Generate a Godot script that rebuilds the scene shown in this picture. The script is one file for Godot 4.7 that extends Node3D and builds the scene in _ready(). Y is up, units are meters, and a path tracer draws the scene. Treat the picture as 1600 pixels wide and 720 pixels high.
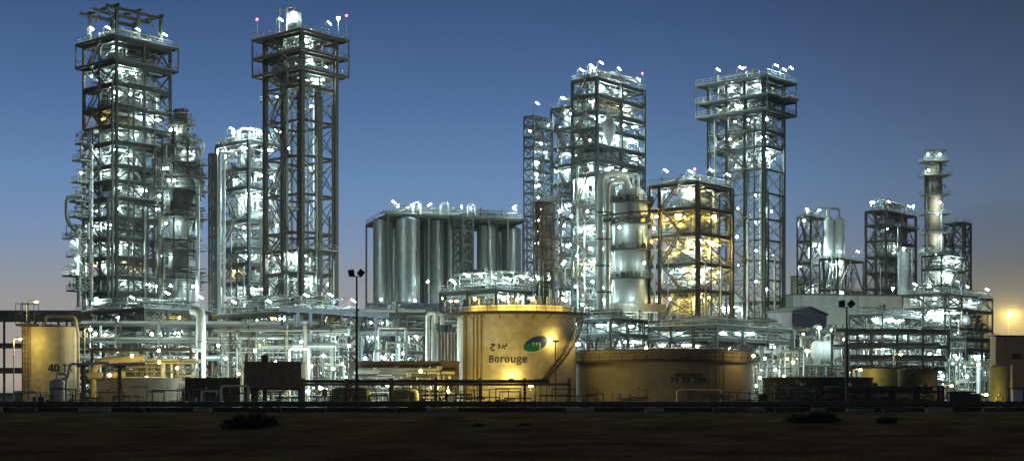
extends Node3D

# A petrochemical plant after dusk, seen across bare sand: steel process towers, silos, tanks and pipe racks under their own lamps.
# Metres, y up. The plant's grid stands 50 degrees to the line of sight.
const GRID := 0.87266
var rng := RandomNumberGenerator.new()
var MAT := {}
var taken := {}
var BOX: ArrayMesh
var TUBE: ArrayMesh
var BEAM: ArrayMesh
var DRUM: ArrayMesh
var BULB: ArrayMesh
var pipe_mats := []
const ORD := ["first", "second", "third", "fourth", "fifth", "sixth", "seventh", "eighth", "ninth", "tenth", "eleventh", "twelfth", "thirteenth", "fourteenth", "fifteenth", "sixteenth", "seventeenth", "eighteenth", "nineteenth", "twentieth", "twenty-first", "twenty-second"]


# ---------------------------------------------------------------- mesh building
class MB:
	var v := PackedVector3Array()
	var n := PackedVector3Array()
	var uv := PackedVector2Array()
	var ix := PackedInt32Array()
	var twin: MB = null

	func quad(a: Vector3, b: Vector3, c: Vector3, d: Vector3, nn: Vector3) -> void:
		var s := v.size()
		v.append_array(PackedVector3Array([a, b, c, d]))
		n.append_array(PackedVector3Array([nn, nn, nn, nn]))
		uv.append_array(PackedVector2Array([Vector2(0, 0), Vector2(1, 0), Vector2(1, 1), Vector2(0, 1)]))
		# clockwise as seen from the side that nn points to
		if (b - a).cross(c - a).dot(nn) > 0.0:
			ix.append_array(PackedInt32Array([s, s + 2, s + 1, s, s + 3, s + 2]))
		else:
			ix.append_array(PackedInt32Array([s, s + 1, s + 2, s, s + 2, s + 3]))

	func box(c: Vector3, size: Vector3, b := Basis.IDENTITY) -> void:
		var x := b.x * size.x * 0.5
		var y := b.y * size.y * 0.5
		var z := b.z * size.z * 0.5
		quad(c + x - y - z, c + x + y - z, c + x + y + z, c + x - y + z, b.x)
		quad(c - x - y - z, c - x + y - z, c - x + y + z, c - x - y + z, -b.x)
		quad(c - x + y - z, c + x + y - z, c + x + y + z, c - x + y + z, b.y)
		quad(c - x - y - z, c + x - y - z, c + x - y + z, c - x - y + z, -b.y)
		quad(c - x - y + z, c + x - y + z, c + x + y + z, c - x + y + z, b.z)
		quad(c - x - y - z, c + x - y - z, c + x + y - z, c - x + y - z, -b.z)

	func bar(a: Vector3, b: Vector3, w: float, h: float) -> void:
		var d := b - a
		var y := d.normalized()
		var x := y.cross(Vector3.UP)
		x = x.normalized() if x.length() > 0.05 else Vector3.RIGHT
		box((a + b) * 0.5, Vector3(w, d.length(), h), Basis(x, y, x.cross(y)))

	func path(pts: PackedVector3Array, r: float, sides := 6, caps := true) -> void:
		var t := (pts[1] - pts[0]).normalized()
		var x := t.cross(Vector3.UP)
		x = x.normalized() if x.length() > 0.05 else Vector3.RIGHT
		var s := v.size()
		for k in pts.size():
			var t2 := (pts[mini(k + 1, pts.size() - 1)] - pts[maxi(k - 1, 0)]).normalized()
			x = (x - t2 * x.dot(t2)).normalized()
			var z := t2.cross(x)
			for j in sides:
				var a := TAU * j / sides
				var nn := x * cos(a) + z * sin(a)
				v.append(pts[k] + nn * r)
				n.append(nn)
				uv.append(Vector2(float(j) / sides, k))
		for k in pts.size() - 1:
			for j in sides:
				var a := s + k * sides + j
				var b := s + k * sides + (j + 1) % sides
				ix.append_array(PackedInt32Array([a, a + sides, b, b, a + sides, b + sides]))
		if caps:
			for e in [0, pts.size() - 1]:
				var q := v.size()
				var nn := (pts[0] - pts[1]).normalized() if e == 0 else (pts[e] - pts[e - 1]).normalized()
				for j in sides:
					v.append(v[s + e * sides + j])
					n.append(nn)
					uv.append(Vector2.ZERO)
				for j in range(1, sides - 1):
					ix.append_array(PackedInt32Array([q, q + j, q + j + 1] if e == 0 else [q, q + j + 1, q + j]))

	func tube(a: Vector3, b: Vector3, r: float, sides := 6) -> void:
		path(PackedVector3Array([a, b]), r, sides)

	# profile: points (radius, height) from the bottom up
	func lathe(prof: Array, sides := 20, c := Vector3.ZERO, a0 := 0.0, a1 := TAU) -> void:
		var s := v.size()
		for k in prof.size():
			var d: Vector2 = prof[mini(k + 1, prof.size() - 1)] - prof[maxi(k - 1, 0)]
			var nr := Vector2(d.y, -d.x).normalized()
			for j in sides + 1:
				var a := a0 + (a1 - a0) * j / sides
				v.append(c + Vector3(sin(a) * prof[k].x, prof[k].y, cos(a) * prof[k].x))
				n.append(Vector3(sin(a) * nr.x, nr.y, cos(a) * nr.x))
				uv.append(Vector2(float(j) / sides, float(k) / prof.size()))
		var w := sides + 1
		for k in prof.size() - 1:
			for j in sides:
				var a := s + k * w + j
				ix.append_array(PackedInt32Array([a, a + w, a + 1, a + 1, a + w, a + w + 1]))

	# the same with hard edges between the profile's segments
	func turned(prof: Array, sides := 20, c := Vector3.ZERO, a0 := 0.0, a1 := TAU) -> void:
		for k in prof.size() - 1:
			lathe([prof[k], prof[k + 1]], sides, c, a0, a1)

	func mesh() -> ArrayMesh:
		var m := ArrayMesh.new()
		if v.is_empty():
			return m
		var arr := []
		arr.resize(Mesh.ARRAY_MAX)
		arr[Mesh.ARRAY_VERTEX] = v
		arr[Mesh.ARRAY_NORMAL] = n
		arr[Mesh.ARRAY_TEX_UV] = uv
		arr[Mesh.ARRAY_INDEX] = ix
		m.add_surface_from_arrays(Mesh.PRIMITIVE_TRIANGLES, arr)
		return m


func rounded(pts: Array, bend: float) -> PackedVector3Array:
	var o := PackedVector3Array([pts[0]])
	for k in range(1, pts.size() - 1):
		var p: Vector3 = pts[k]
		var a: Vector3 = pts[k - 1] - p
		var b: Vector3 = pts[k + 1] - p
		var l := minf(bend, minf(a.length(), b.length()) * 0.45)
		a = p + a.normalized() * l
		b = p + b.normalized() * l
		for t in [0.0, 0.25, 0.5, 0.75, 1.0]:
			o.append(a.lerp(p, t).lerp(p.lerp(b, t), t))
	o.append(pts[pts.size() - 1])
	return o


func meshes() -> void:
	var b := MB.new()
	b.box(Vector3.ZERO, Vector3.ONE)
	BOX = b.mesh()
	b = MB.new()
	b.turned([Vector2(0, -0.5), Vector2(1, -0.5), Vector2(1, 0.5), Vector2(0, 0.5)], 12)
	TUBE = b.mesh()
	b = MB.new()
	b.box(Vector3(0, 0, 0.44), Vector3(1, 1, 0.12))
	b.box(Vector3(0, 0, -0.44), Vector3(1, 1, 0.12))
	b.box(Vector3.ZERO, Vector3(0.12, 0.998, 0.76))
	BEAM = b.mesh()
	b = MB.new()
	b.lathe([Vector2(0.0, 0), Vector2(0.45, 0.02), Vector2(0.8, 0.07), Vector2(0.97, 0.14), Vector2(1, 0.2), Vector2(1, 0.8), Vector2(0.97, 0.86), Vector2(0.8, 0.93), Vector2(0.45, 0.98), Vector2(0.0, 1)], 18)
	DRUM = b.mesh()
	b = MB.new()
	b.lathe([Vector2(0.001, -1), Vector2(0.71, -0.71), Vector2(1, 0), Vector2(0.71, 0.71), Vector2(0.001, 1)], 8)
	BULB = b.mesh()


# ---------------------------------------------------------------- materials
func noise_map(size: int, freq: float, lo: Color, hi: Color, seed_: int, oct := 4, bump := false) -> NoiseTexture2D:
	var f := FastNoiseLite.new()
	f.seed = seed_
	f.noise_type = FastNoiseLite.TYPE_SIMPLEX_SMOOTH
	f.frequency = freq
	f.fractal_octaves = oct
	var t := NoiseTexture2D.new()
	t.width = size
	t.height = size
	t.seamless = true
	t.noise = f
	if not bump:
		var g := Gradient.new()
		g.set_color(0, lo)
		g.set_color(1, hi)
		t.color_ramp = g
	return t


func lin(r: float, g: float, b: float) -> Color:
	return Color(r, g, b).linear_to_srgb()


func paint(called: String, r: float, g: float, b: float, rough := 0.6, metal := 0.0, vary := 0.25, scale := 0.25, seed_ := 1) -> StandardMaterial3D:
	var m := StandardMaterial3D.new()
	m.resource_name = called
	m.roughness = rough
	m.metallic = metal
	if vary > 0.0:
		m.albedo_texture = noise_map(256, 0.018, lin(r * (1 - vary), g * (1 - vary * 1.1), b * (1 - vary * 1.2)), lin(minf(1.0, r * (1 + vary)), minf(1.0, g * (1 + vary)), minf(1.0, b * (1 + vary))), seed_)
		m.uv1_triplanar = true
		m.uv1_world_triplanar = true
		m.uv1_scale = Vector3.ONE * scale
	else:
		m.albedo_color = lin(r, g, b)
	MAT[called] = m
	return m


func glow(called: String, r: float, g: float, b: float, e: float) -> void:
	var m := StandardMaterial3D.new()
	m.resource_name = called
	m.albedo_color = Color(0.9, 0.9, 0.9)
	m.emission_enabled = true
	m.emission = lin(r, g, b)
	m.emission_energy_multiplier = e
	MAT[called] = m


func materials() -> void:
	paint("steel", 0.066, 0.063, 0.055, 0.6, 0.0, 0.35, 0.4, 3)
	paint("steel_blue", 0.06, 0.07, 0.074, 0.6, 0.0, 0.3, 0.4, 4)
	paint("steel_rust", 0.09, 0.072, 0.056, 0.7, 0.0, 0.4, 0.5, 5)
	paint("deck", 0.075, 0.077, 0.074, 0.7, 0.0, 0.3, 0.6, 6)
	paint("galv", 0.3, 0.32, 0.31, 0.45, 0.3, 0.25, 0.5, 7)
	paint("clad", 0.5, 0.52, 0.5, 0.4, 0.35, 0.15, 0.35, 8)
	paint("white_pipe", 0.68, 0.7, 0.67, 0.5, 0.0, 0.15, 0.3, 9)
	paint("dark_pipe", 0.08, 0.075, 0.066, 0.6, 0.0, 0.35, 0.5, 10)
	paint("vessel", 0.42, 0.44, 0.43, 0.45, 0.15, 0.18, 0.2, 11)
	paint("concrete", 0.36, 0.35, 0.32, 0.9, 0.0, 0.25, 0.2, 12)
	paint("cream", 0.62, 0.57, 0.42, 0.55, 0.0, 0.24, 0.14, 13)
	paint("tan", 0.27, 0.245, 0.19, 0.7, 0.0, 0.2, 0.15, 14)
	paint("brown", 0.27, 0.195, 0.145, 0.7, 0.0, 0.25, 0.2, 15)
	paint("pink", 0.115, 0.085, 0.075, 0.75, 0.0, 0.15, 0.15, 16)
	paint("panel_brown", 0.45, 0.36, 0.26, 0.75, 0.0, 0.18, 0.15, 26)
	paint("slate", 0.2, 0.24, 0.33, 0.6, 0.0, 0.15, 0.15, 17)
	paint("wall", 0.68, 0.68, 0.66, 0.75, 0.0, 0.12, 0.1, 18)
	paint("silo", 0.17, 0.18, 0.177, 0.36, 0.55, 0.22, 0.15, 19)
	paint("green", 0.3, 0.32, 0.17, 0.6, 0.0, 0.2, 0.2, 20)
	paint("bund", 0.06, 0.06, 0.05, 0.85, 0.0, 0.3, 0.15, 21)
	paint("ink", 0.03, 0.03, 0.03, 0.6, 0.0, 0.0)
	paint("logo_blue", 0.015, 0.06, 0.28, 0.45, 0.0, 0.0)
	paint("logo_green", 0.01, 0.22, 0.1, 0.45, 0.0, 0.0)
	paint("logo_white", 0.8, 0.8, 0.78, 0.45, 0.0, 0.0)
	paint("housing", 0.3, 0.31, 0.31, 0.5, 0.2, 0.0)
	paint("black_fixture", 0.03, 0.03, 0.035, 0.5, 0.1, 0.0)
	paint("orange_sign", 0.75, 0.33, 0.03, 0.6, 0.0, 0.0)
	paint("leaf", 0.035, 0.04, 0.02, 0.8, 0.0, 0.3, 1.0, 22)
	paint("bark", 0.06, 0.05, 0.04, 0.9, 0.0, 0.0)
	glow("glow_white", 0.7, 1.0, 0.98, 110.0)
	glow("glow_warm", 1.0, 0.66, 0.24, 42.0)
	glow("glow_white_dim", 0.66, 1.0, 0.97, 60.0)
	glow("glow_warm_dim", 1.0, 0.7, 0.3, 16.0)
	glow("glow_red", 1.0, 0.06, 0.1, 16.0)
	var sand := paint("sand", 0.44, 0.31, 0.165, 0.95, 0.0, 0.5, 0.035, 23)
	sand.specular_mode = BaseMaterial3D.SPECULAR_DISABLED
	sand.detail_enabled = true
	sand.detail_blend_mode = BaseMaterial3D.BLEND_MODE_MUL
	sand.detail_uv_layer = BaseMaterial3D.DETAIL_UV_2
	sand.uv2_triplanar = true
	sand.uv2_world_triplanar = true
	sand.uv2_scale = Vector3.ONE * 0.3
	sand.detail_albedo = noise_map(256, 0.05, Color(0.62, 0.62, 0.62), Color(1, 1, 1), 24, 5)
	paint("paving", 0.2, 0.19, 0.17, 0.9, 0.0, 0.3, 0.1, 25)
	pipe_mats = [MAT.galv, MAT.clad, MAT.white_pipe, MAT.dark_pipe, MAT.tan, MAT.vessel, MAT.dark_pipe, MAT.steel_rust]


# ---------------------------------------------------------------- objects
func numbered(called: String) -> String:
	var k: int = taken.get(called, -1) + 1
	taken[called] = k
	return called if k == 0 else "%s_%03d" % [called, k]


func tag(o: Node3D, label: String, category: String, group := "") -> void:
	o.set_meta("label", label)
	o.set_meta("category", category)
	if group:
		o.set_meta("group", group)


func thing(called: String, label: String, category: String, at: Vector3, turn := 0.0, group := "") -> Node3D:
	var o := Node3D.new()
	o.name = numbered(called)
	add_child(o)
	o.position = at
	o.rotation.y = turn
	tag(o, label, category, group)
	return o


func put(parent: Node, called: String, mesh: Mesh, mat: Material, t := Transform3D.IDENTITY) -> MeshInstance3D:
	var o := MeshInstance3D.new()
	o.name = numbered(called) if parent == self else called
	o.mesh = mesh
	o.material_override = mat
	o.transform = t
	parent.add_child(o, true)
	return o


func stuff(parent: Node, called: String, b: MB, mat: Material) -> void:
	if b.v.size():
		put(parent, called, b.mesh(), mat).set_meta("kind", "stuff")


func structure(called: String, b: MB, mat: Material) -> MeshInstance3D:
	var o := put(self, called, b.mesh(), mat)
	o.set_meta("kind", "structure")
	return o


# a straight piece from a to b: w across, h the other way
func member(parent: Node, called: String, a: Vector3, b: Vector3, w: float, h: float, mat: Material, mesh: Mesh = null) -> MeshInstance3D:
	var d := b - a
	var y := d.normalized()
	var x := y.cross(Vector3.UP)
	x = x.normalized() if x.length() > 0.05 else Vector3.RIGHT
	return put(parent, called, BOX if mesh == null else mesh, mat, Transform3D(Basis(x * w, d, x.cross(y) * h), (a + b) * 0.5))


func block(parent: Node, called: String, c: Vector3, size: Vector3, mat: Material, turn := 0.0) -> MeshInstance3D:
	return put(parent, called, BOX, mat, Transform3D(Basis(Vector3.UP, turn) * Basis.from_scale(size), c))


func pipe(parent: Node, called: String, pts: Array, r: float, mat: Material, bend := -1.0, sides := 8) -> MeshInstance3D:
	var b := MB.new()
	b.path(rounded(pts, r * 2.5 if bend < 0 else bend), r, sides)
	return put(parent, called, b.mesh(), mat)


func railing(parent: Node, pts: Array, closed := true, h := 1.15, called := "railing", mat: Material = null) -> void:
	var b := MB.new()
	var k := pts.size()
	for i in (k if closed else k - 1):
		var a: Vector3 = pts[i]
		var c: Vector3 = pts[(i + 1) % k]
		for y in [h, h * 0.55]:
			b.bar(a + Vector3.UP * y, c + Vector3.UP * y, 0.07, 0.07)
		b.bar(a + Vector3.UP * 0.08, c + Vector3.UP * 0.08, 0.03, 0.16)
		var m := maxi(1, roundi(a.distance_to(c) / 1.9))
		for j in m + (0 if closed else 1):
			var p := a.lerp(c, float(j) / m)
			b.bar(p, p + Vector3.UP * h, 0.07, 0.07)
	put(parent, called, b.mesh(), MAT.galv if mat == null else mat)


func rect(x0: float, x1: float, z0: float, z1: float, y: float) -> Array:
	return [Vector3(x0, y, z1), Vector3(x1, y, z1), Vector3(x1, y, z0), Vector3(x0, y, z0)]


func ladder(parent: Node, at: Vector3, h: float, turn := 0.0) -> void:
	var b := MB.new()
	var x := Vector3(cos(turn), 0, -sin(turn)) * 0.3
	b.bar(at - x, at - x + Vector3.UP * h, 0.07, 0.07)
	b.bar(at + x, at + x + Vector3.UP * h, 0.07, 0.07)
	for k in int(h / 0.6):
		b.bar(at - x + Vector3.UP * (k + 0.5) * 0.6, at + x + Vector3.UP * (k + 0.5) * 0.6, 0.05, 0.05)
	put(parent, "ladder", b.mesh(), MAT.galv)


# ---------------------------------------------------------------- lamps: a glowing glass and a light of its size and colour
func omni(parent: Node3D, at: Vector3, e: float, warm: bool, size: float) -> void:
	var l := OmniLight3D.new()
	l.name = "light"
	l.position = at
	l.light_energy = e if warm else e * 1.4
	l.light_color = lin(1.0, 0.74, 0.16) if warm else lin(0.72, 1.0, 0.97)
	l.light_size = size
	l.omni_range = 120.0
	l.omni_attenuation = 2.0
	l.shadow_enabled = true
	parent.add_child(l, true)


# a hanging well-glass lamp: cap, glass, stem up to what it hangs from
func bulb_lamp(at: Vector3, e: float, warm: bool, label: String, group: String, stem := 0.5, r := 0.23) -> void:
	var t := thing("sodium_lamp" if warm else "lamp", label, "lamp", at, 0.0, group)
	put(t, "bulb", BULB, MAT[("glow_warm" if warm else "glow_white") + ("_dim" if r < 0.18 else "")], Transform3D(Basis.from_scale(Vector3(r, r, r)), Vector3.ZERO))
	put(t, "cap", TUBE, MAT.housing, Transform3D(Basis.from_scale(Vector3(0.2, 0.16, 0.2)), Vector3(0, r + 0.06, 0)))
	put(t, "stem", TUBE, MAT.housing, Transform3D(Basis.from_scale(Vector3(0.04, stem, 0.04)), Vector3(0, r + 0.12 + stem * 0.5, 0)))
	omni(t, Vector3.ZERO, e, warm, r)


# a tube light fixed under a deck
func tube_lamp(at: Vector3, e: float, warm: bool, label: String, group: String, turn: float) -> void:
	var t := thing("tube_light", label, "lamp", at, turn, group)
	block(t, "housing", Vector3(0, 0.2, 0), Vector3(1.4, 0.12, 0.36), MAT.housing)
	put(t, "lamp_tube", TUBE, MAT.glow_warm if warm else MAT.glow_white, Transform3D(Basis(Vector3.BACK, PI / 2) * Basis.from_scale(Vector3(0.13, 1.25, 0.13)), Vector3.ZERO))
	for x in [-0.5, 0.5]:
		block(t, "hanger", Vector3(x, 0.45, 0), Vector3(0.05, 0.4, 0.05), MAT.housing)
	omni(t, Vector3(0, -0.35, 0), e, warm, 0.4)


# a tilted tube light on a pole that stands at `at`
func pole_light(at: Vector3, h: float, turn: float, e: float, warm: bool, label: String, group: String, reach := 0.7) -> void:
	var t := thing("pole_light", label, "lamp", at, turn, group)
	var tip := Vector3(reach, h, 0)
	pipe(t, "pole", [Vector3.ZERO, Vector3(0, h - 0.35, 0), tip], 0.045, MAT.steel, 0.3, 6)
	var ax := Vector3(0.86, -0.5, 0)
	var dn := Vector3(-0.5, -0.86, 0)
	member(t, "housing", tip - ax * 0.15, tip + ax * 0.95, 0.24, 0.1, MAT.steel)
	var b := MB.new()
	b.tube(tip - ax * 0.05 + dn * 0.14, tip + ax * 0.85 + dn * 0.14, 0.1, 8)
	put(t, "lamp_tube", b.mesh(), MAT.glow_warm if warm else MAT.glow_white)
	omni(t, tip + ax * 0.4 + dn * 0.5, e, warm, 0.4)


# a floodlight facing along local -z (turned by `turn`, pitched down by `pitch`)
func floodlight(at: Vector3, turn: float, pitch: float, e: float, warm: bool, label: String, group: String, stand := 1.0) -> void:
	var t := thing("floodlight", label, "floodlight", at, turn, group)
	var q := Basis(Vector3.RIGHT, pitch)
	put(t, "bracket", BOX, MAT.housing, Transform3D(Basis.from_scale(Vector3(0.1, stand, 0.1)), Vector3(0, -stand * 0.5 - 0.2, 0.1)))
	put(t, "housing", BOX, MAT.housing, Transform3D(q * Basis.from_scale(Vector3(0.7, 0.5, 0.25)), Vector3.ZERO))
	put(t, "lamp_glass", BOX, MAT.glow_warm if warm else MAT.glow_white, Transform3D(q * Basis.from_scale(Vector3(0.6, 0.4, 0.04)), q * Vector3(0, 0, -0.15)))
	omni(t, q * Vector3(0, 0, -0.5), e, warm, 0.25)


func beacon(at: Vector3, h: float, label: String) -> void:
	var t := thing("beacon", label, "beacon", at, 0.0, "red aircraft beacons on masts")
	put(t, "mast", TUBE, MAT.galv, Transform3D(Basis.from_scale(Vector3(0.06, h, 0.06)), Vector3(0, h * 0.5, 0)))
	put(t, "bulb", BULB, MAT.glow_red, Transform3D(Basis.from_scale(Vector3(0.22, 0.24, 0.22)), Vector3(0, h + 0.22, 0)))
	var l := OmniLight3D.new()
	l.name = "light"
	l.position = Vector3(0, h + 0.22, 0)
	l.light_energy = 1.2
	l.light_color = lin(1, 0.06, 0.08)
	l.light_size = 0.2
	l.shadow_enabled = true
	t.add_child(l)


func street_lamp(at: Vector3, h: float, turn: float, e: float, label: String, group := "sodium street lamps", reach := 1.1) -> void:
	var t := thing("street_lamp", label, "street lamp", at, turn, group)
	pipe(t, "pole", [Vector3.ZERO, Vector3(0, h, 0), Vector3(reach, h + 0.1, 0)], 0.09, MAT.white_pipe, 0.7, 8)
	put(t, "base", BOX, MAT.concrete, Transform3D(Basis.from_scale(Vector3(0.6, 0.5, 0.6)), Vector3(0, 0.25, 0)))
	put(t, "lamp_head", BOX, MAT.housing, Transform3D(Basis.from_scale(Vector3(0.9, 0.16, 0.4)), Vector3(reach + 0.35, h + 0.14, 0)))
	put(t, "lamp_glass", BULB, MAT.glow_warm, Transform3D(Basis.from_scale(Vector3(0.24, 0.17, 0.24)), Vector3(reach + 0.4, h - 0.06, 0)))
	omni(t, Vector3(reach + 0.4, h - 0.06, 0), e, true, 0.2)


# ---------------------------------------------------------------- vessels
var drums := {}


# a drum of radius 1 with dished ends, `ratio` high
func drum_mesh(ratio: float) -> ArrayMesh:
	var q := maxf(1.2, snappedf(ratio, 0.4))
	if not drums.has(q):
		var b := MB.new()
		b.lathe([Vector2(0.0, 0), Vector2(0.45, 0.06), Vector2(0.8, 0.22), Vector2(0.97, 0.4), Vector2(1, 0.5), Vector2(1, q - 0.5), Vector2(0.97, q - 0.4), Vector2(0.8, q - 0.22), Vector2(0.45, q - 0.06), Vector2(0.0, q)], 20)
		drums[q] = b.mesh()
	return drums[q]


func upright_drum(at: Vector3, r: float, h: float, label: String, group := "", mat: Material = null, legs := true, category := "vessel", called := "process_drum") -> Node3D:
	var t := thing(called, label, category, at, rng.randf() * TAU, group)
	var m: Material = MAT.vessel if mat == null else mat
	var lift := minf(0.9, h * 0.2) if legs else 0.0
	put(t, "shell", drum_mesh((h - lift) / r), m, Transform3D(Basis.from_scale(Vector3(r, r, r)), Vector3(0, lift, 0)))
	if legs:
		for k in 3:
			var p := Vector3(sin(k * TAU / 3), 0, cos(k * TAU / 3)) * r * 0.85
			member(t, "leg", p, p + Vector3.UP * (lift + h * 0.15), 0.16, 0.16, MAT.steel)
	for y in [0.3, 0.68]:
		put(t, "band", TUBE, MAT.galv, Transform3D(Basis.from_scale(Vector3(r * 1.03, 0.12, r * 1.03)), Vector3(0, lift + (h - lift) * y, 0)))
	pipe(t, "outlet_pipe", [Vector3(0, h - 0.1, 0), Vector3(0, h + r * 0.5, 0), Vector3(r * 1.5, h + r * 0.5, 0), Vector3(r * 1.5, 0.1, 0)], r * 0.16, MAT.clad, -1, 7)
	put(t, "manway", TUBE, MAT.galv, Transform3D(Basis(Vector3.RIGHT, PI / 2) * Basis.from_scale(Vector3(r * 0.35, r * 0.5, r * 0.35)), Vector3(0, lift + h * 0.4, r * 0.95)))
	return t


func lying_drum(at: Vector3, r: float, l: float, turn: float, label: String, group := "", mat: Material = null, called := "horizontal_drum") -> Node3D:
	var t := thing(called, label, "vessel", at, turn, group)
	var lift := r + 0.6
	put(t, "shell", DRUM, MAT.clad if mat == null else mat, Transform3D(Basis(Vector3.FORWARD, PI / 2) * Basis.from_scale(Vector3(r, l, r)), Vector3(-l * 0.5, lift, 0)))
	for x in [-0.3, 0.3]:
		block(t, "saddle", Vector3(x * l, (0.6 + r * 0.4) * 0.5, 0), Vector3(0.3, 0.6 + r * 0.4, r * 1.5), MAT.concrete)
		put(t, "band", TUBE, MAT.galv, Transform3D(Basis(Vector3.FORWARD, PI / 2) * Basis.from_scale(Vector3(r * 1.02, 0.12, r * 1.02)), Vector3(x * l * 0.6, lift, 0)))
	put(t, "nozzle", TUBE, MAT.galv, Transform3D(Basis.from_scale(Vector3(r * 0.22, 0.8, r * 0.22)), Vector3(0, lift + r + 0.3, 0)))
	pipe(t, "outlet_pipe", [Vector3(l * 0.2, lift + r * 0.9, 0), Vector3(l * 0.2, lift + r + 1.0, 0), Vector3(l * 0.2, lift + r + 1.0, -r * 1.6), Vector3(l * 0.2, 0.2, -r * 1.6)], r * 0.16, MAT.galv, -1, 7)
	return t


# ---------------------------------------------------------------- pipes filling a bay
func pipe_walk(lo: Vector3, hi: Vector3, turns: int, start_axis := -1) -> Array:
	var p := Vector3(rng.randf_range(lo.x, hi.x), rng.randf_range(lo.y, hi.y), rng.randf_range(lo.z, hi.z))
	var pts := [p]
	var ax := rng.randi_range(0, 2) if start_axis < 0 else start_axis
	for k in turns:
		var q := p
		q[ax] = rng.randf_range(lo[ax], hi[ax])
		if absf(q[ax] - p[ax]) > 0.5:
			pts.append(q)
			p = q
		ax = (ax + rng.randi_range(1, 2)) % 3
	if pts.size() < 2:
		pts.append(p + Vector3(0, 1.0, 0))
	return pts


# piping, valves and instruments between lo and hi: `big` single runs as parts, `small` runs joined
func fill_bay(parent: Node3D, fine: MB, lo: Vector3, hi: Vector3, big: int, small: int, only: Material = null) -> void:
	var top := hi.y - 0.45
	for k in big:
		var r: float = [0.12, 0.16, 0.2, 0.28, 0.38][rng.randi_range(0, 4)]
		var m: Material = pipe_mats[rng.randi_range(0, pipe_mats.size() - 1)] if only == null else only
		var a := Vector3(rng.randf_range(lo.x + 0.4, hi.x - 0.4), lo.y, rng.randf_range(lo.z + 0.4, hi.z - 0.4))
		var style := rng.randf()
		if style < 0.45:
			member(parent, "pipe", a, Vector3(a.x, hi.y, a.z), r, r, m, TUBE)
		elif style < 0.7:
			var y := top - rng.randf() * 0.8
			if rng.randf() < 0.5:
				member(parent, "pipe", Vector3(lo.x + 0.3, y, a.z), Vector3(hi.x - 0.3, y, a.z), r, r, m, TUBE)
			else:
				member(parent, "pipe", Vector3(a.x, y, lo.z + 0.3), Vector3(a.x, y, hi.z - 0.3), r, r, m, TUBE)
		else:
			pipe(parent, "pipe", pipe_walk(lo + Vector3(0.4, 0.3, 0.4), Vector3(hi.x - 0.4, top, hi.z - 0.4), 4), r, m)
	for k in small:
		var into := fine.twin if fine.twin != null and rng.randf() < 0.5 else fine
		var r := rng.randf_range(0.04, 0.1)
		var pts := PackedVector3Array(pipe_walk(lo + Vector3(0.2, 0.1, 0.2), Vector3(hi.x - 0.2, top, hi.z - 0.2), rng.randi_range(2, 4)))
		into.path(pts, r, 5, false)
		if rng.randf() < 0.5:
			var p := pts[rng.randi_range(0, pts.size() - 1)]
			into.box(p, Vector3(rng.randf_range(0.2, 0.5), rng.randf_range(0.25, 0.6), rng.randf_range(0.2, 0.5)))
		if rng.randf() < 0.25:
			var p := pts[0]
			into.turned([Vector2(0, -0.06), Vector2(0.3, -0.06), Vector2(0.3, 0.06), Vector2(0, 0.06)], 8, p)


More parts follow.
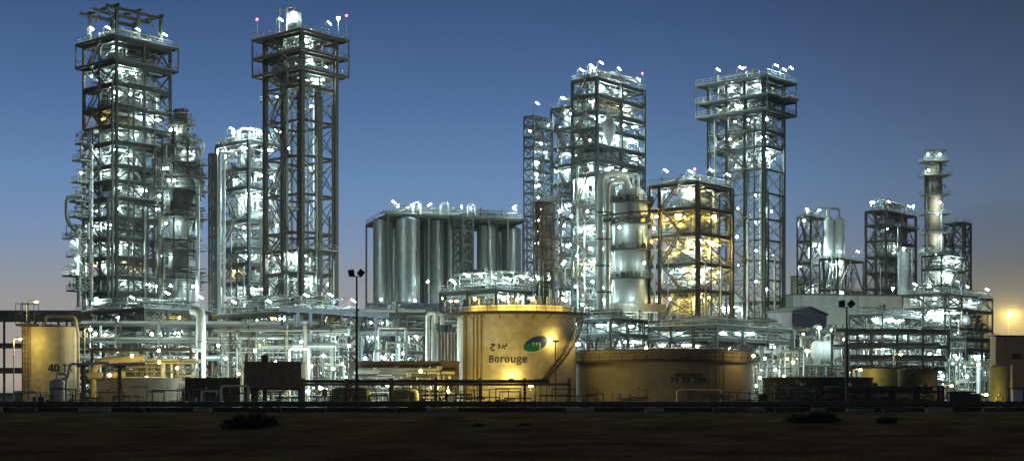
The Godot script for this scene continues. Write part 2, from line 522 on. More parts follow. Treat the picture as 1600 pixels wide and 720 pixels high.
# ---------------------------------------------------------------- an open steel structure on the plant grid
# corner c stands towards the camera; a runs back to one side (local -z), b to the other (local +x); lv = heights of its decks
func steel_frame(called: String, label: String, category: String, short: String, c: Vector3, a: float, b: float, lv: Array, o := {}) -> Node3D:
	rng.seed = hash(called + short)
	var t := thing(called, label, category, c, o.get("turn", GRID), o.get("group", ""))
	var nu: int = o.get("nu", 1)
	var nv: int = o.get("nv", 1)
	var m: Material = MAT[o.get("mat", "steel")]
	var cw: float = o.get("col", 0.5)
	var bw: float = o.get("beam", 0.5)
	var top: float = lv[lv.size() - 1]
	var over: float = o.get("over", 0.0)
	var over_from: int = o.get("over_from", 999)
	var fine := MB.new()
	fine.twin = MB.new()
	var us := []
	var vs := []
	for i in nu + 1:
		us.append(-a * i / nu)
	for j in nv + 1:
		vs.append(b * j / nv)
	if o.has("us"):
		us = o.us.map(func(f): return -a * f)
		nu = us.size() - 1
	for i in nu + 1:
		for j in nv + 1:
			if i in [0, nu] or j in [0, nv] or o.get("inner", false):
				member(t, "column", Vector3(vs[j], 0, us[i]), Vector3(vs[j], top + (o.get("above", 0.0) if i in [0, nu] and j in [0, nv] else 0.0), us[i]), cw, cw, m, BEAM)
	var prev := 0.0
	var n_lv := lv.size()
	var sparse: Array = o.get("sparse", [])        # levels without deck and fittings: open bracing only
	for k in n_lv:
		var y: float = lv[k]
		var h := y - prev
		var ov := over if k >= over_from else 0.0
		# perimeter beams, one for each bay
		for j in nv:
			for z in [us[0], us[nu]]:
				member(t, "beam", Vector3(vs[j] + cw * 0.5, y - bw * 0.5, z), Vector3(vs[j + 1] - cw * 0.5, y - bw * 0.5, z), bw * 0.6, bw, m, BEAM)
		for i in nu:
			for x in [vs[0], vs[nv]]:
				member(t, "beam", Vector3(x, y - bw * 0.5, us[i] - cw * 0.5), Vector3(x, y - bw * 0.5, us[i + 1] + cw * 0.5), bw * 0.6, bw, m, BEAM)
		var open := k in sparse
		if not open:
			var db := MB.new()
			db.box(Vector3(b * 0.5, y + 0.06, -a * 0.5), Vector3(b + 2 * ov + 0.3, 0.1, a + 2 * ov + 0.3))
			var deck := put(t, "deck", db.mesh(), MAT.deck)
			if o.get("rail", true):
				railing(deck, rect(-ov - 0.1, b + ov + 0.1, -a - ov - 0.1, ov + 0.1, y + 0.11))
			for i in nu:
				member(deck, "joist", Vector3(0.3, y - 0.2, us[i] - a / nu * 0.5), Vector3(b - 0.3, y - 0.2, us[i] - a / nu * 0.5), 0.2, 0.36, m, BEAM)
		if ov > 0.0:
			for q in rect(-ov, b + ov, -a - ov, ov, 0.0):
				if k > over_from:
					member(t, "post", Vector3(q.x, lv[k - 1] + 0.1, q.z), Vector3(q.x, y, q.z), 0.22, 0.22, m)
			for q in [[Vector3(-ov, y - 0.15, ov), Vector3(b + ov, y - 0.15, ov)], [Vector3(-ov, y - 0.15, -a - ov), Vector3(-ov, y - 0.15, ov)], [Vector3(b + ov, y - 0.15, -a - ov), Vector3(b + ov, y - 0.15, ov)], [Vector3(-ov, y - 0.15, -a - ov), Vector3(b + ov, y - 0.15, -a - ov)]]:
				member(t, "edge_beam", q[0], q[1], 0.2, 0.3, m)
		# braces
		var style: String = o.get("brace", "d")
		var w: float = o.get("brace_w", 0.26)
		var y0 := prev + 0.05
		var y1 := y - bw
		var faces := []
		for j in nv:
			faces.append([Vector3(vs[j], 0, us[0]), Vector3(vs[j + 1], 0, us[0]), j])
			faces.append([Vector3(vs[j], 0, us[nu]), Vector3(vs[j + 1], 0, us[nu]), j])
		for i in nu:
			faces.append([Vector3(vs[0], 0, us[i]), Vector3(vs[0], 0, us[i + 1]), i + 1])
			faces.append([Vector3(vs[nv], 0, us[i]), Vector3(vs[nv], 0, us[i + 1]), i + 1])
		if h > 1.5:
			for f in faces:
				var p: Vector3 = f[0]
				var q: Vector3 = f[1]
				var up0 := Vector3.UP * y0
				var up1 := Vector3.UP * y1
				var s := style
				if s == "m":
					s = ["x", "d", "", "k", "d", "", ""][rng.randi_range(0, 6)]
				if s == "x":
					member(t, "brace", p + up0, q + up1, w, w, m)
					member(t, "brace", q + up0, p + up1, w * 0.9, w * 0.9, m)
				elif s == "d":
					if (k + f[2]) % 2 == 0:
						member(t, "brace", p + up0, q + up1, w, w, m)
					else:
						member(t, "brace", q + up0, p + up1, w, w, m)
				elif s == "k":
					var c2 := (p + q) * 0.5 + up1
					member(t, "brace", p + up0, c2, w, w, m)
					member(t, "brace", q + up0, c2, w, w, m)
		# a flight of stairs from deck to deck on the outside, and here and there a balcony
		if o.get("stair", top > 22.0) and h > 1.2:
			var za := -a * (0.3 if k % 2 == 0 else 0.7)
			var zb := -a * (0.7 if k % 2 == 0 else 0.3)
			var fb := MB.new()
			var p0 := Vector3(-1.0, prev + 0.1, za)
			var p1 := Vector3(-1.0, y + 0.1, zb)
			for x in [-0.45, 0.45]:
				fb.bar(p0 + Vector3(x, 0, 0), p1 + Vector3(x, 0, 0), 0.07, 0.3)
				fb.bar(p0 + Vector3(x, 1.0, 0), p1 + Vector3(x, 1.0, 0), 0.06, 0.06)
			for s in int(h / 0.35):
				var q := p0.lerp(p1, (s + 0.5) / int(h / 0.35))
				fb.box(q, Vector3(0.85, 0.05, 0.32))
			put(t, "stair_flight", fb.mesh(), MAT.steel_rust)
			block(t, "landing", Vector3(-1.0, y + 0.03, zb), Vector3(1.6, 0.08, 1.6), MAT.deck)
		if o.get("stair", top > 22.0) and not open and rng.randf() < 0.45:
			var l2 := rng.randf_range(0.3, 0.7)
			var at2 := rng.randf_range(l2 * 0.5, 1.0 - l2 * 0.5)
			var out := rng.randf_range(1.0, 2.0) + ov
			var bx := [b * (at2 - l2 * 0.5), b * (at2 + l2 * 0.5), 0.2, out] if rng.randf() < 0.6 else [b + 0.2, b + out, -a * (at2 + l2 * 0.5), -a * (at2 - l2 * 0.5)]
			var bb := MB.new()
			bb.box(Vector3((bx[0] + bx[1]) * 0.5, y - 0.08, (bx[2] + bx[3]) * 0.5), Vector3(bx[1] - bx[0], 0.12, bx[3] - bx[2]))
			var bal := put(t, "balcony", bb.mesh(), MAT.deck)
			railing(bal, rect(bx[0], bx[1], bx[2], bx[3], y))
		# what stands and hangs in this storey
		if h > 2.0 and not open:
			var lo := Vector3(0.5, prev + 0.15, -a + 0.5)
			var hi := Vector3(b - 0.5, y - 0.1, -0.5)
			var bright := rng.randf_range(0.4, 1.45)
			fill_bay(t, fine, lo, hi, o.get("pipes", 6), o.get("small", 30))
			for q in int(o.get("vessels", 1)):
				var r := rng.randf_range(0.09, 0.2) * minf(a, b)
				r = clampf(r, 0.5, 2.0)
				var vh := clampf(h * rng.randf_range(0.55, 0.9), 1.4, 9.0)
				var p := t.transform * Vector3(rng.randf_range(r + 0.3, b - r - 0.3), prev + 0.12, -rng.randf_range(r + 0.3, a - r - 0.3))
				if rng.randf() < 0.72:
					upright_drum(p, r, vh - r * 0.6, "pale steel drum below the " + ORD[k] + " deck of " + short, "drums inside " + short, [MAT.vessel, MAT.clad, MAT.white_pipe][rng.randi_range(0, 2)])
				else:
					lying_drum(p, clampf(r * 0.7, 0.4, h * 0.3), minf(a, b) * 0.5, GRID + (PI / 2 if rng.randf() < 0.5 else 0.0), "horizontal drum below the " + ORD[k] + " deck of " + short, "lying drums inside " + short)
			for q in int(o.get("lamps", 3.0) + rng.randf() * 0.999):
				var on_a := rng.randf() < a / (a + b)
				var d := rng.randf_range(0.1, 0.9)
				var inset := rng.randf_range(0.3, minf(a, b) * 0.22)
				var p := Vector3(inset, 0, -a * d) if on_a else Vector3(b * d, 0, -inset)
				p.y = y - bw - rng.randf_range(0.7, 0.8 + h * 0.12)
				var warm: bool = rng.randf() < o.get("warm", 0.0)
				var e: float = o.get("energy", 20.0) * rng.randf_range(0.6, 1.4) * bright * (h / 5.0) * (o.get("amber", 1.1) if warm else 0.7)
				var hue := "amber" if warm else "white"
				if rng.randf() < 0.4:
					bulb_lamp(t.transform * p, e, warm, hue + " bulb lamp under the " + ORD[k] + " deck of " + short, hue + " lamps of " + short, y - bw - p.y - 0.2, rng.randf_range(0.15, 0.245))
				else:
					p.y = y - bw - 0.6
					tube_lamp(t.transform * p, e, warm, hue + " tube light under the " + ORD[k] + " deck of " + short, hue + " tube lights of " + short, GRID + (0.0 if rng.randf() < 0.5 else PI / 2))
		prev = y
	if o.get("stair", top > 22.0):
		for k in 3:
			var x := rng.randf_range(0.1, 0.9) * b
			member(t, "cable_tray", Vector3(x, 2.0, 0.25), Vector3(x, top * rng.randf_range(0.5, 0.97), 0.25), 0.45, 0.1, MAT.dark_pipe)
			var r := rng.randf_range(0.12, 0.3)
			var z := -rng.randf_range(0.05, 0.95) * a
			var yy := top * rng.randf_range(0.4, 0.95)
			pipe(t, "riser", [Vector3(-0.4, 0, z), Vector3(-0.4, yy, z), Vector3(1.0, yy, z)], r, [MAT.clad, MAT.dark_pipe, MAT.galv][k], 0.6, 8)
			x = rng.randf_range(0.05, 0.95) * b
			yy = top * rng.randf_range(0.3, 0.95)
			pipe(t, "riser", [Vector3(x, 0, 0.5), Vector3(x, yy, 0.5), Vector3(x, yy, -1.0)], r, [MAT.galv, MAT.clad, MAT.dark_pipe][k], 0.6, 8)
	# the roof deck: small equipment, pole lights
	if o.get("roof", 0) > 0:
		fill_bay(t, fine, Vector3(0.8, top + 0.1, -a + 0.8), Vector3(b - 0.8, top + o.get("roof_h", 3.0), -0.8), o.roof, o.roof * 6)
	for k in int(o.get("poles", 0)):
		var e: float = (k + 0.5) / o.poles
		var p := Vector3(-over * float(over_from < n_lv), 0, -a * (1 - 2 * e)) if e < 0.5 else Vector3(b * (2 * e - 1), 0, over * float(over_from < n_lv))
		p.y = top + 0.1
		pole_light(t.transform * p, rng.randf_range(2.2, 3.4), rng.randf_range(-0.5, 0.9), minf(14.0, o.get("energy", 20.0) * 0.4), false, "white tube light on a pole on top of " + short, "pole lights on top of " + short)
	stuff(t, "small_piping", fine, MAT.galv)
	stuff(t, "dark_small_piping", fine.twin, MAT.dark_pipe)
	return t


# ---------------------------------------------------------------- sky
func sky_image() -> Image:
	var stops := [[0.0, 182, 168, 158], [2.5, 172, 163, 158], [4.2, 153, 156, 164], [6.0, 127, 149, 182], [8.3, 105, 139, 182], [11.3, 82, 113, 160], [15.0, 61, 88, 132], [22.0, 44, 64, 102], [40.0, 22, 34, 62], [90.0, 10, 16, 34]]
	var im := Image.create(1024, 512, false, Image.FORMAT_RGBF)
	for y in 512:
		var el := 90.0 - (y + 0.5) / 512.0 * 180.0
		var e := maxf(el, 0.0)
		var c := Color.BLACK
		for k in stops.size() - 1:
			if e >= stops[k][0] and e <= stops[k + 1][0]:
				var f: float = (e - stops[k][0]) / (stops[k + 1][0] - stops[k][0])
				c = Color(lerpf(stops[k][1], stops[k + 1][1], f) / 255.0, lerpf(stops[k][2], stops[k + 1][2], f) / 255.0, lerpf(stops[k][3], stops[k + 1][3], f) / 255.0)
		for x in 1024:
			var az := wrapf((x + 0.5) / 1024.0 * 360.0, -180.0, 180.0)   # 0 looks along -z
			# the last light stands a little to the west of the plant; it greys away from there
			var away := 0.5 - 0.5 * cos(deg_to_rad(az + 12.0))
			var g := c.get_luminance()
			var s := 0.5 * smoothstep(0.0, 0.16, away)
			var d := Color(lerpf(c.r, g, s), lerpf(c.g, g, s), lerpf(c.b, g, s)) * (1.0 - 0.22 * smoothstep(0.004, 0.085, away))
			im.set_pixel(x, y, d.srgb_to_linear())
	return im


# ---------------------------------------------------------------- curved lettering on a tank: flat shapes bent round its shell
func bend(m: Mesh, r: float, facing: float, y: float) -> ArrayMesh:
	var out := ArrayMesh.new()
	for s in m.get_surface_count():
		var arr := m.surface_get_arrays(s)
		var v: PackedVector3Array = arr[Mesh.ARRAY_VERTEX]
		var n: PackedVector3Array = arr[Mesh.ARRAY_NORMAL]
		for k in v.size():
			var a := facing + v[k].x / r
			var q := r + v[k].z
			v[k] = Vector3(sin(a) * q, y + v[k].y, cos(a) * q)
			n[k] = Basis(Vector3.UP, a) * n[k]
		arr[Mesh.ARRAY_VERTEX] = v
		arr[Mesh.ARRAY_NORMAL] = n
		out.add_surface_from_arrays(Mesh.PRIMITIVE_TRIANGLES, arr)
	return out


func text_mesh(s: String, size: float, bold := true) -> TextMesh:
	var f := SystemFont.new()
	f.font_names = PackedStringArray(["Droid Sans"])
	f.font_weight = 700 if bold else 400
	var t := TextMesh.new()
	t.font = f
	t.text = s
	t.font_size = 64
	t.pixel_size = size / 64.0
	t.depth = 0.02
	return t


# a polygon of (x, y) with its depth, fanned in strips so that it bends
func plate(pts: PackedVector2Array, z: float) -> ArrayMesh:
	var st := SurfaceTool.new()
	st.begin(Mesh.PRIMITIVE_TRIANGLES)
	var lo := INF
	var hi := -INF
	for p in pts:
		lo = minf(lo, p.x)
		hi = maxf(hi, p.x)
	var n := maxi(1, int((hi - lo) / 0.3))
	for k in n:
		var x0 := lerpf(lo, hi, float(k) / n)
		var x1 := lerpf(lo, hi, float(k + 1) / n)
		for part in Geometry2D.intersect_polygons(pts, PackedVector2Array([Vector2(x0, -99), Vector2(x1, -99), Vector2(x1, 99), Vector2(x0, 99)])):
			var tri := Geometry2D.triangulate_polygon(part)
			for i in range(0, tri.size(), 3):
				var q := [part[tri[i]], part[tri[i + 1]], part[tri[i + 2]]]
				if (q[1] - q[0]).cross(q[2] - q[0]) > 0:
					q.reverse()
				for e in q:
					st.set_normal(Vector3(0, 0, 1))
					st.add_vertex(Vector3(e.x, e.y, z))
	return st.commit()


func stroke(pts: Array, w: float) -> PackedVector2Array:
	var line := PackedVector2Array(pts)
	return Geometry2D.offset_polyline(line, w, Geometry2D.JOIN_ROUND, Geometry2D.END_ROUND)[0]


func ellipse(cx: float, cy: float, rx: float, ry: float, tilt: float, n := 40, a0 := 0.0, a1 := TAU) -> PackedVector2Array:
	var o := PackedVector2Array()
	for k in n + (0 if a1 - a0 > 6.2 else 1):
		var a := lerpf(a0, a1, float(k) / n)
		o.append(Vector2(cx, cy) + Vector2(cos(a) * rx, sin(a) * ry).rotated(tilt))
	return o


# a storage tank: shell in courses, roof, top ring, walkway with railing
func storage_tank(called: String, label: String, at: Vector3, r: float, h: float, mat: Material, o := {}) -> Node3D:
	var t := thing(called, label, "tank", at, 0.0)
	var courses: int = o.get("courses", 5)
	for k in courses:
		var b := MB.new()
		var y0 := h * k / courses
		var y1 := h * (k + 1) / courses
		var rr := r - 0.006 * k
		b.turned([Vector2(rr, y0), Vector2(rr, y1 - 0.012), Vector2(rr - 0.02, y1 - 0.012), Vector2(rr - 0.02, y1)], 72)
		put(t, "shell_plate", b.mesh(), mat)
	var b := MB.new()
	b.turned([Vector2(r - 0.05, h), Vector2(r * 0.5, h + r * o.get("dome", 0.1) * 0.75), Vector2(0.01, h + r * o.get("dome", 0.1))], 48)
	put(t, "roof", b.mesh(), mat)
	b = MB.new()
	b.turned([Vector2(r, h - 0.25), Vector2(r + 0.16, h - 0.25), Vector2(r + 0.16, h - 0.05), Vector2(r, h - 0.05)], 72)
	put(t, "rim", b.mesh(), mat)
	b = MB.new()
	b.turned([Vector2(r + 0.3, 0), Vector2(r + 0.3, 0.15), Vector2(r, 0.15)], 48)
	put(t, "foundation_ring", b.mesh(), MAT.concrete)
	return t


func ring_rail(parent: Node3D, r: float, y: float, seg: int, h := 1.15, a0 := 0.0, a1 := TAU) -> void:
	for k in seg:
		var p0 := lerpf(a0, a1, float(k) / seg)
		var p1 := lerpf(a0, a1, float(k + 1) / seg)
		railing(parent, [Vector3(sin(p0) * r, y, cos(p0) * r), Vector3(sin((p0 + p1) / 2) * r, y, cos((p0 + p1) / 2) * r), Vector3(sin(p1) * r, y, cos(p1) * r)], false, h, "railing", MAT.steel_rust)


func _ready() -> void:
	rng.seed = 7
	var cam := Camera3D.new()
	cam.name = "camera"
	cam.projection = Camera3D.PROJECTION_FRUSTUM
	cam.near = 1.0
	cam.far = 4000.0
	cam.size = 0.327571
	cam.frustum_offset = Vector2(0, 0.113740)
	cam.position = Vector3(0, 2.32, 0)
	add_child(cam)
	cam.current = true
	var env := Environment.new()
	env.background_mode = Environment.BG_SKY
	env.sky = Sky.new()
	var sm := PanoramaSkyMaterial.new()
	sm.panorama = ImageTexture.create_from_image(sky_image())
	env.sky.sky_material = sm
	env.background_energy_multiplier = 1.0
	env.tonemap_mode = Environment.TONE_MAPPER_LINEAR
	env.tonemap_exposure = 1.0
	env.fog_enabled = true
	env.fog_density = 0.00012
	env.fog_light_color = Color(0.92, 0.96, 1.0)
	env.volumetric_fog_enabled = true
	env.volumetric_fog_density = 0.0
	env.sdfgi_enabled = true
	env.ssao_enabled = true
	env.ssil_enabled = true
	var we := WorldEnvironment.new()
	we.name = "environment"
	we.environment = env
	add_child(we)
	meshes()
	materials()
	ground()
	towers()
	silos()
	low_plant()
	east_plant()
	tanks()
	pipe_racks()
	foreground()


func ground() -> void:
	var b := MB.new()
	b.box(Vector3(0, -0.5, -650), Vector3(1900, 1, 1500))
	structure("ground", b, MAT.sand)
	b = MB.new()
	b.box(Vector3(20, -0.2, -420), Vector3(520, 0.5, 536))
	structure("pavement", b, MAT.paving)
	# a few low swells of sand before the fence
	b = MB.new()
	for q in [[-30.0, -70.0, 30.0, 5.0, 0.25], [25.0, -84.0, 40.0, 6.0, 0.3], [-8.0, -110.0, 60.0, 7.0, 0.35], [50.0, -128.0, 50.0, 6.0, 0.4], [-60.0, -125.0, 46.0, 6.0, 0.35]]:
		var s := b.v.size()
		for i in 9:
			for j in 17:
				var x: float = q[0] + (j / 8.0 - 1.0) * q[2]
				var z: float = q[1] + (i / 4.0 - 1.0) * q[3]
				var f := maxf(0.0, 1.0 - pow(j / 8.0 - 1.0, 2.0)) * maxf(0.0, 1.0 - pow(i / 4.0 - 1.0, 2.0))
				b.v.append(Vector3(x, f * q[4] - 0.02, z))
				b.n.append(Vector3(0, 1, 0))
				b.uv.append(Vector2.ZERO)
		for i in 8:
			for j in 16:
				var k := s + i * 17 + j
				b.ix.append_array(PackedInt32Array([k, k + 1, k + 17, k + 1, k + 18, k + 17]))
	structure("terrain", b, MAT.sand)


func towers() -> void:
	# the tall tower at the west end with an open frame as its crown
	var t := steel_frame("process_tower", "tall grey steel process tower topped by an open frame of beams", "tower", "the tower with an open crown frame", Vector3(-81.67, 0, -290), 11.8, 13.36, [4.69, 8.92, 13.14, 17.89, 22.77, 26.07, 30.03, 33.99, 38.34, 42.3, 45.86, 49.03, 53.78, 57.34, 61.3, 65.91, 70.4, 75.28], {"nu": 2, "nv": 2, "inner": false, "brace": "m", "pipes": 7, "small": 44, "vessels": 2, "lamps": 3.2, "warm": 0.07, "energy": 44.0, "beam": 0.85, "over": 1.2, "over_from": 16, "roof": 8, "poles": 4, "col": 0.55})
	tower_crown(t)
	reactor_column()
	# its neighbour, lower, with a pipe bridge on top
	steel_frame("process_tower", "medium steel tower beside the slender braced tower, looped pipe on top", "tower", "the medium tower", Vector3(-53.42, 0, -285), 10.28, 8.78, [4.91, 10.75, 15.29, 19.18, 24.36, 28.25, 31.49, 37.07, 43.81, 47.57, 53.15], {"nu": 1, "nv": 1, "brace": "m", "pipes": 9, "small": 50, "vessels": 2, "lamps": 3.2, "warm": 0.07, "energy": 40.0, "beam": 0.7, "roof": 6, "poles": 3, "mat": "steel_blue", "col": 0.6})
	# the slender braced tower with a wide head
	t = steel_frame("braced_tower", "slender cross-braced steel tower with a wider railed cabin on top", "tower", "the slender cross-braced tower", Vector3(-40.41, 0, -270), 10.72, 8.81, [8.46, 14.36, 19.52, 25.05, 29.47, 33.03, 40.4, 47.77, 54.65, 61.28, 63.99, 67.42, 71.11], {"nu": 2, "nv": 1, "brace": "x", "brace_w": 0.17, "pipes": 6, "small": 46, "vessels": 1, "lamps": 3.2, "energy": 36.0, "over": 1.8, "over_from": 10, "roof": 5, "roof_h": 2.2, "poles": 2, "mat": "steel_rust", "col": 0.8, "beam": 0.5, "sparse": [5, 6, 7, 8, 9]})
	slender_tower_fittings(t)
	# the great eastern block, its wing and stair lattice
	steel_frame("process_tower", "broad steel process block with lit decks and white riser pipes", "tower", "the broad block with white risers", Vector3(18.15, 0, -300), 6.53, 17.7, [6.41, 11.87, 17.33, 21.7, 26.61, 31.39, 34.26, 38.49, 42.17, 48.73, 51.87, 55, 58.55, 62.1, 65.65, 69.2], {"nu": 1, "nv": 2, "brace": "m", "pipes": 9, "small": 46, "vessels": 2, "lamps": 3.4, "warm": 0.07, "energy": 60.0, "beam": 0.8, "roof": 7, "poles": 5, "col": 0.6, "mat": "steel_blue"})
	steel_frame("process_tower", "lower wing of the broad block, braced bays packed with lamps", "tower", "the lower wing of the broad block", Vector3(13.81, 0, -313), 6.36, 15.28, [9.44, 15.14, 20.83, 25.1, 29.38, 32.94, 36.5, 40.77, 44.76, 48.6, 52.73, 56.72, 60.99, 65.69], {"nu": 1, "nv": 2, "brace": "m", "pipes": 7, "small": 40, "vessels": 1, "lamps": 2.2, "energy": 55.0, "roof": 4, "poles": 3, "col": 0.5, "mat": "steel_blue"})
	steel_frame("lattice_tower", "narrow lattice stair tower of small cross-braced panels", "tower", "the narrow lattice stair tower", Vector3(4.73, 0, -306), 2.71, 6.73, [6.5, 9.98, 13.46, 16.94, 20.42, 23.9, 27.38, 30.44, 32.95, 35.45, 37.96, 40.47, 42.97, 45.48, 47.98, 50.49, 53, 55.5, 57.73, 59.96, 62.18], {"nu": 1, "nv": 2, "brace": "x", "brace_w": 0.14, "pipes": 2, "small": 10, "vessels": 0, "lamps": 1, "energy": 14.0, "col": 0.28, "beam": 0.25, "rail": false, "stair": false, "mat": "steel_blue", "poles": 1})
	steel_frame("stair_tower", "dark unlit steel stair tower standing before the broad block", "tower", "the dark unlit stair tower", Vector3(5.75, 0, -258), 1.66, 3.22, [3.49, 6.43, 9.36, 12.3, 15.23, 17.58, 19.93, 22.27, 24.39, 26.5, 28.61, 30.73, 32.84, 34.95, 36.83], {"brace": "d", "pipes": 2, "small": 12, "vessels": 0, "lamps": 0, "col": 0.3, "beam": 0.3, "mat": "brown"})
	# the open frame with amber lamps
	steel_frame("amber_structure", "square braced steel frame glowing amber and white inside", "tower", "the amber-lit frame", Vector3(36.41, 0, -275), 11.32, 12.68, [6.7, 11.7, 16.21, 22.09, 27.34, 33.22, 38.35, 43.23], {"us": [0.0, 0.78, 1.0], "nv": 1, "brace": "d", "brace_w": 0.2, "pipes": 9, "small": 60, "vessels": 3, "lamps": 5.5, "energy": 30.0, "warm": 0.8, "amber": 1.5, "roof": 7, "roof_h": 2.5, "poles": 4, "mat": "steel_rust", "col": 0.75, "beam": 0.6})
	# the eastern tower with a wide head
	t = steel_frame("braced_tower", "tall cross-braced eastern tower with a long lit head on top", "tower", "the long-headed eastern tower", Vector3(53.78, 0, -300), 13.71, 8.55, [7.1, 13.24, 17.33, 21.43, 26.21, 30.3, 34.67, 39.17, 44.77, 49.82, 54.59, 58.01, 62.1, 65.1, 69.06], {"us": [0.0, 0.33, 0.66, 1.0], "nv": 1, "brace": "x", "brace_w": 0.15, "pipes": 6, "small": 42, "vessels": 1, "lamps": 3.2, "energy": 40.0, "over": 2.0, "over_from": 12, "roof": 6, "roof_h": 2.5, "poles": 5, "mat": "steel_blue", "col": 0.68, "beam": 0.4, "sparse": [4, 5, 6, 7, 8, 9]})
	pipe(t, "looped_riser", [Vector3(6.0, 20.0, -4.0), Vector3(6.0, 54.0, -4.0), Vector3(12.0, 54.0, -4.0), Vector3(12.0, 60.5, -4.0), Vector3(7.0, 60.5, -4.0)], 0.5, MAT.galv, 1.6, 10)
	for q in [Vector3(49.63, 42.25, -309), Vector3(49.91, 29.73, -309), Vector3(53.56, 45.2, -309), Vector3(53.56, 39.29, -309), Vector3(53.7, 32.97, -309), Vector3(53.7, 26.36, -309), Vector3(49.2, 51.52, -309), Vector3(52.3, 52.93, -309), Vector3(49.48, 36.06, -309), Vector3(56.23, 24.53, -309), Vector3(57.36, 31.84, -309), Vector3(57.08, 41.68, -309)]:
		bulb_lamp(q, 14.0, false, "white lamp in an open bay of the eastern tower", "white lamps in the eastern tower's open bays", 0.4)
	for q in [Vector3(9.9, 39.77, -294), Vector3(10.97, 36.83, -294), Vector3(12.44, 38.7, -294), Vector3(14.18, 35.49, -294), Vector3(15.78, 39.77, -294), Vector3(11.5, 32.55, -294), Vector3(13.64, 30.41, -294), Vector3(16.32, 32.01, -294), Vector3(15.25, 27.73, -294), Vector3(10.7, 28.8, -294), Vector3(16.85, 25.06, -294), Vector3(13.38, 23.99, -294), Vector3(21.13, 41.38, -294), Vector3(22.2, 43.78, -294), Vector3(20.33, 34.15, -294), Vector3(23.01, 31.48, -294), Vector3(11.24, 21.05, -294), Vector3(14.71, 20.24, -294), Vector3(16.85, 17.03, -294), Vector3(13.38, 16.36, -294)]:
		bulb_lamp(q, 15.0, false, "white lamp hung on the front of the broad block's lower decks", "white lamps on the front of the broad block", 0.4, 0.245)
	main_reactor()
	for q in [[Vector3(-49.38, 71.37, -272), 2.47, "the slender cross-braced tower, west corner"], [Vector3(-33.23, 73.91, -282), 3.34, "the slender cross-braced tower, east corner"], [Vector3(29.51, 71.48, -318), 2.31, "the broad block with white risers"], [Vector3(51.81, 71.59, -312), 2.13, "the eastern tower with a long lit head"], [Vector3(36.69, 44.15, -282), 2.31, "the square frame with amber lamps"]]:
		beacon(q[0], q[1], "red beacon on a mast on " + q[2])


func tower_crown(t: Node3D) -> void:
	var y0 := 75.28
	var y1 := 81.22
	var pts := rect(0.0, 11.0, -9.6, 0.0, 0.0)
	for p in pts + [Vector3(5.4, 0, 0), Vector3(5.4, 0, -9.6)]:
		member(t, "crown_post", Vector3(p.x, y0, p.z), Vector3(p.x, y1, p.z), 0.6, 0.6, MAT.steel, BEAM)
	for k in 2:
		var y := y1 - 0.35 * k - 0.0
		for z in [0.0, -4.8, -9.6]:
			member(t, "crown_beam", Vector3(-2.6 if k == 0 else -0.3, y + 0.35 * k, z), Vector3(11.5, y + 0.35 * k, z), 0.4, 0.7, MAT.steel, BEAM) if k == 0 else null
		for x in [0.0, 5.4, 11.0]:
			member(t, "crown_beam", Vector3(x, y + 0.5, -11.0), Vector3(x, y + 0.5, 1.0), 0.4, 0.6, MAT.steel, BEAM) if k == 0 else null
	member(t, "crown_brace", Vector3(-2.4, y1 - 0.4, 0), Vector3(0, y0 + 2.6, 0), 0.25, 0.25, MAT.steel)
	member(t, "crown_brace", Vector3(11, y0 + 2.0, 0), Vector3(7.6, y1 - 0.4, 0), 0.25, 0.25, MAT.steel)
	member(t, "crown_brace", Vector3(11, y0 + 2.0, 0), Vector3(11, y1 - 0.4, -3.4), 0.25, 0.25, MAT.steel)
	member(t, "crown_brace", Vector3(0, y0 + 2.0, -9.6), Vector3(0, y1 - 0.4, -6.2), 0.25, 0.25, MAT.steel)
	var side := MB.new()
	side.twin = MB.new()
	for q in [[Vector3(-87.37, 22.21, -282), 3.0], [Vector3(-87.76, 25.16, -282), 3.6], [Vector3(-87.5, 29.01, -282), 2.8], [Vector3(-87.88, 32.6, -282), 3.4], [Vector3(-87.42, 37.08, -283), 2.6], [Vector3(-87.86, 40.31, -284), 3.2], [Vector3(-87.78, 44.33, -285), 2.4], [Vector3(-87.7, 48.9, -286), 2.6], [Vector3(-87.44, 52.29, -286), 2.2]]:
		var p := t.transform.affine_inverse() * (q[0] as Vector3)
		var s: float = q[1] * 0.5
		block(t, "side_platform", p, Vector3(q[1], 0.15, q[1]), MAT.deck)
		railing(t, rect(p.x - s, p.x + s, p.z - s, p.z + s, p.y + 0.08))
		var e := t.transform.affine_inverse() * Vector3(q[0].x + 3.0, q[0].y - 2.2, q[0].z)
		member(t, "platform_strut", p - Vector3(0, 0.1, 0), e, 0.2, 0.2, MAT.steel)
		fill_bay(t, side, p + Vector3(-s, 0.1, -s), p + Vector3(s + 1.0, 3.4, s + 1.0), 2, 16)
	stuff(t, "side_piping", side, MAT.galv)
	stuff(t, "dark_side_piping", side.twin, MAT.dark_pipe)
	for q in [Vector3(-87.39, 26.01, -280), Vector3(-87.64, 31.87, -280), Vector3(-85.86, 45.63, -280), Vector3(-86.88, 28.43, -280)]:
		bulb_lamp(q, 9.0, false, "white lamp over a side platform of the crowned tower", "side platform lamps", 0.3)
	var w := t.transform.affine_inverse()
	pipe(t, "looped_pipe", [w * Vector3(-85.91, 41.06, -281), w * Vector3(-89.11, 41.06, -281), w * Vector3(-89.11, 36.2, -281), w * Vector3(-86.68, 33.51, -281), w * Vector3(-86.68, 18.94, -281)], 0.4, MAT.galv, 1.4, 10)
	pipe(t, "riser", [w * Vector3(-86.05, 19.29, -287), w * Vector3(-86.05, 55.2, -287), w * Vector3(-86.35, 56.12, -292)], 0.45, MAT.clad, 1.0, 10)
	pipe(t, "riser", [w * Vector3(-81.66, 3.61, -284), w * Vector3(-81.66, 41.08, -284), w * Vector3(-82.33, 41.9, -290)], 0.35, MAT.dark_pipe, 1.0, 10)


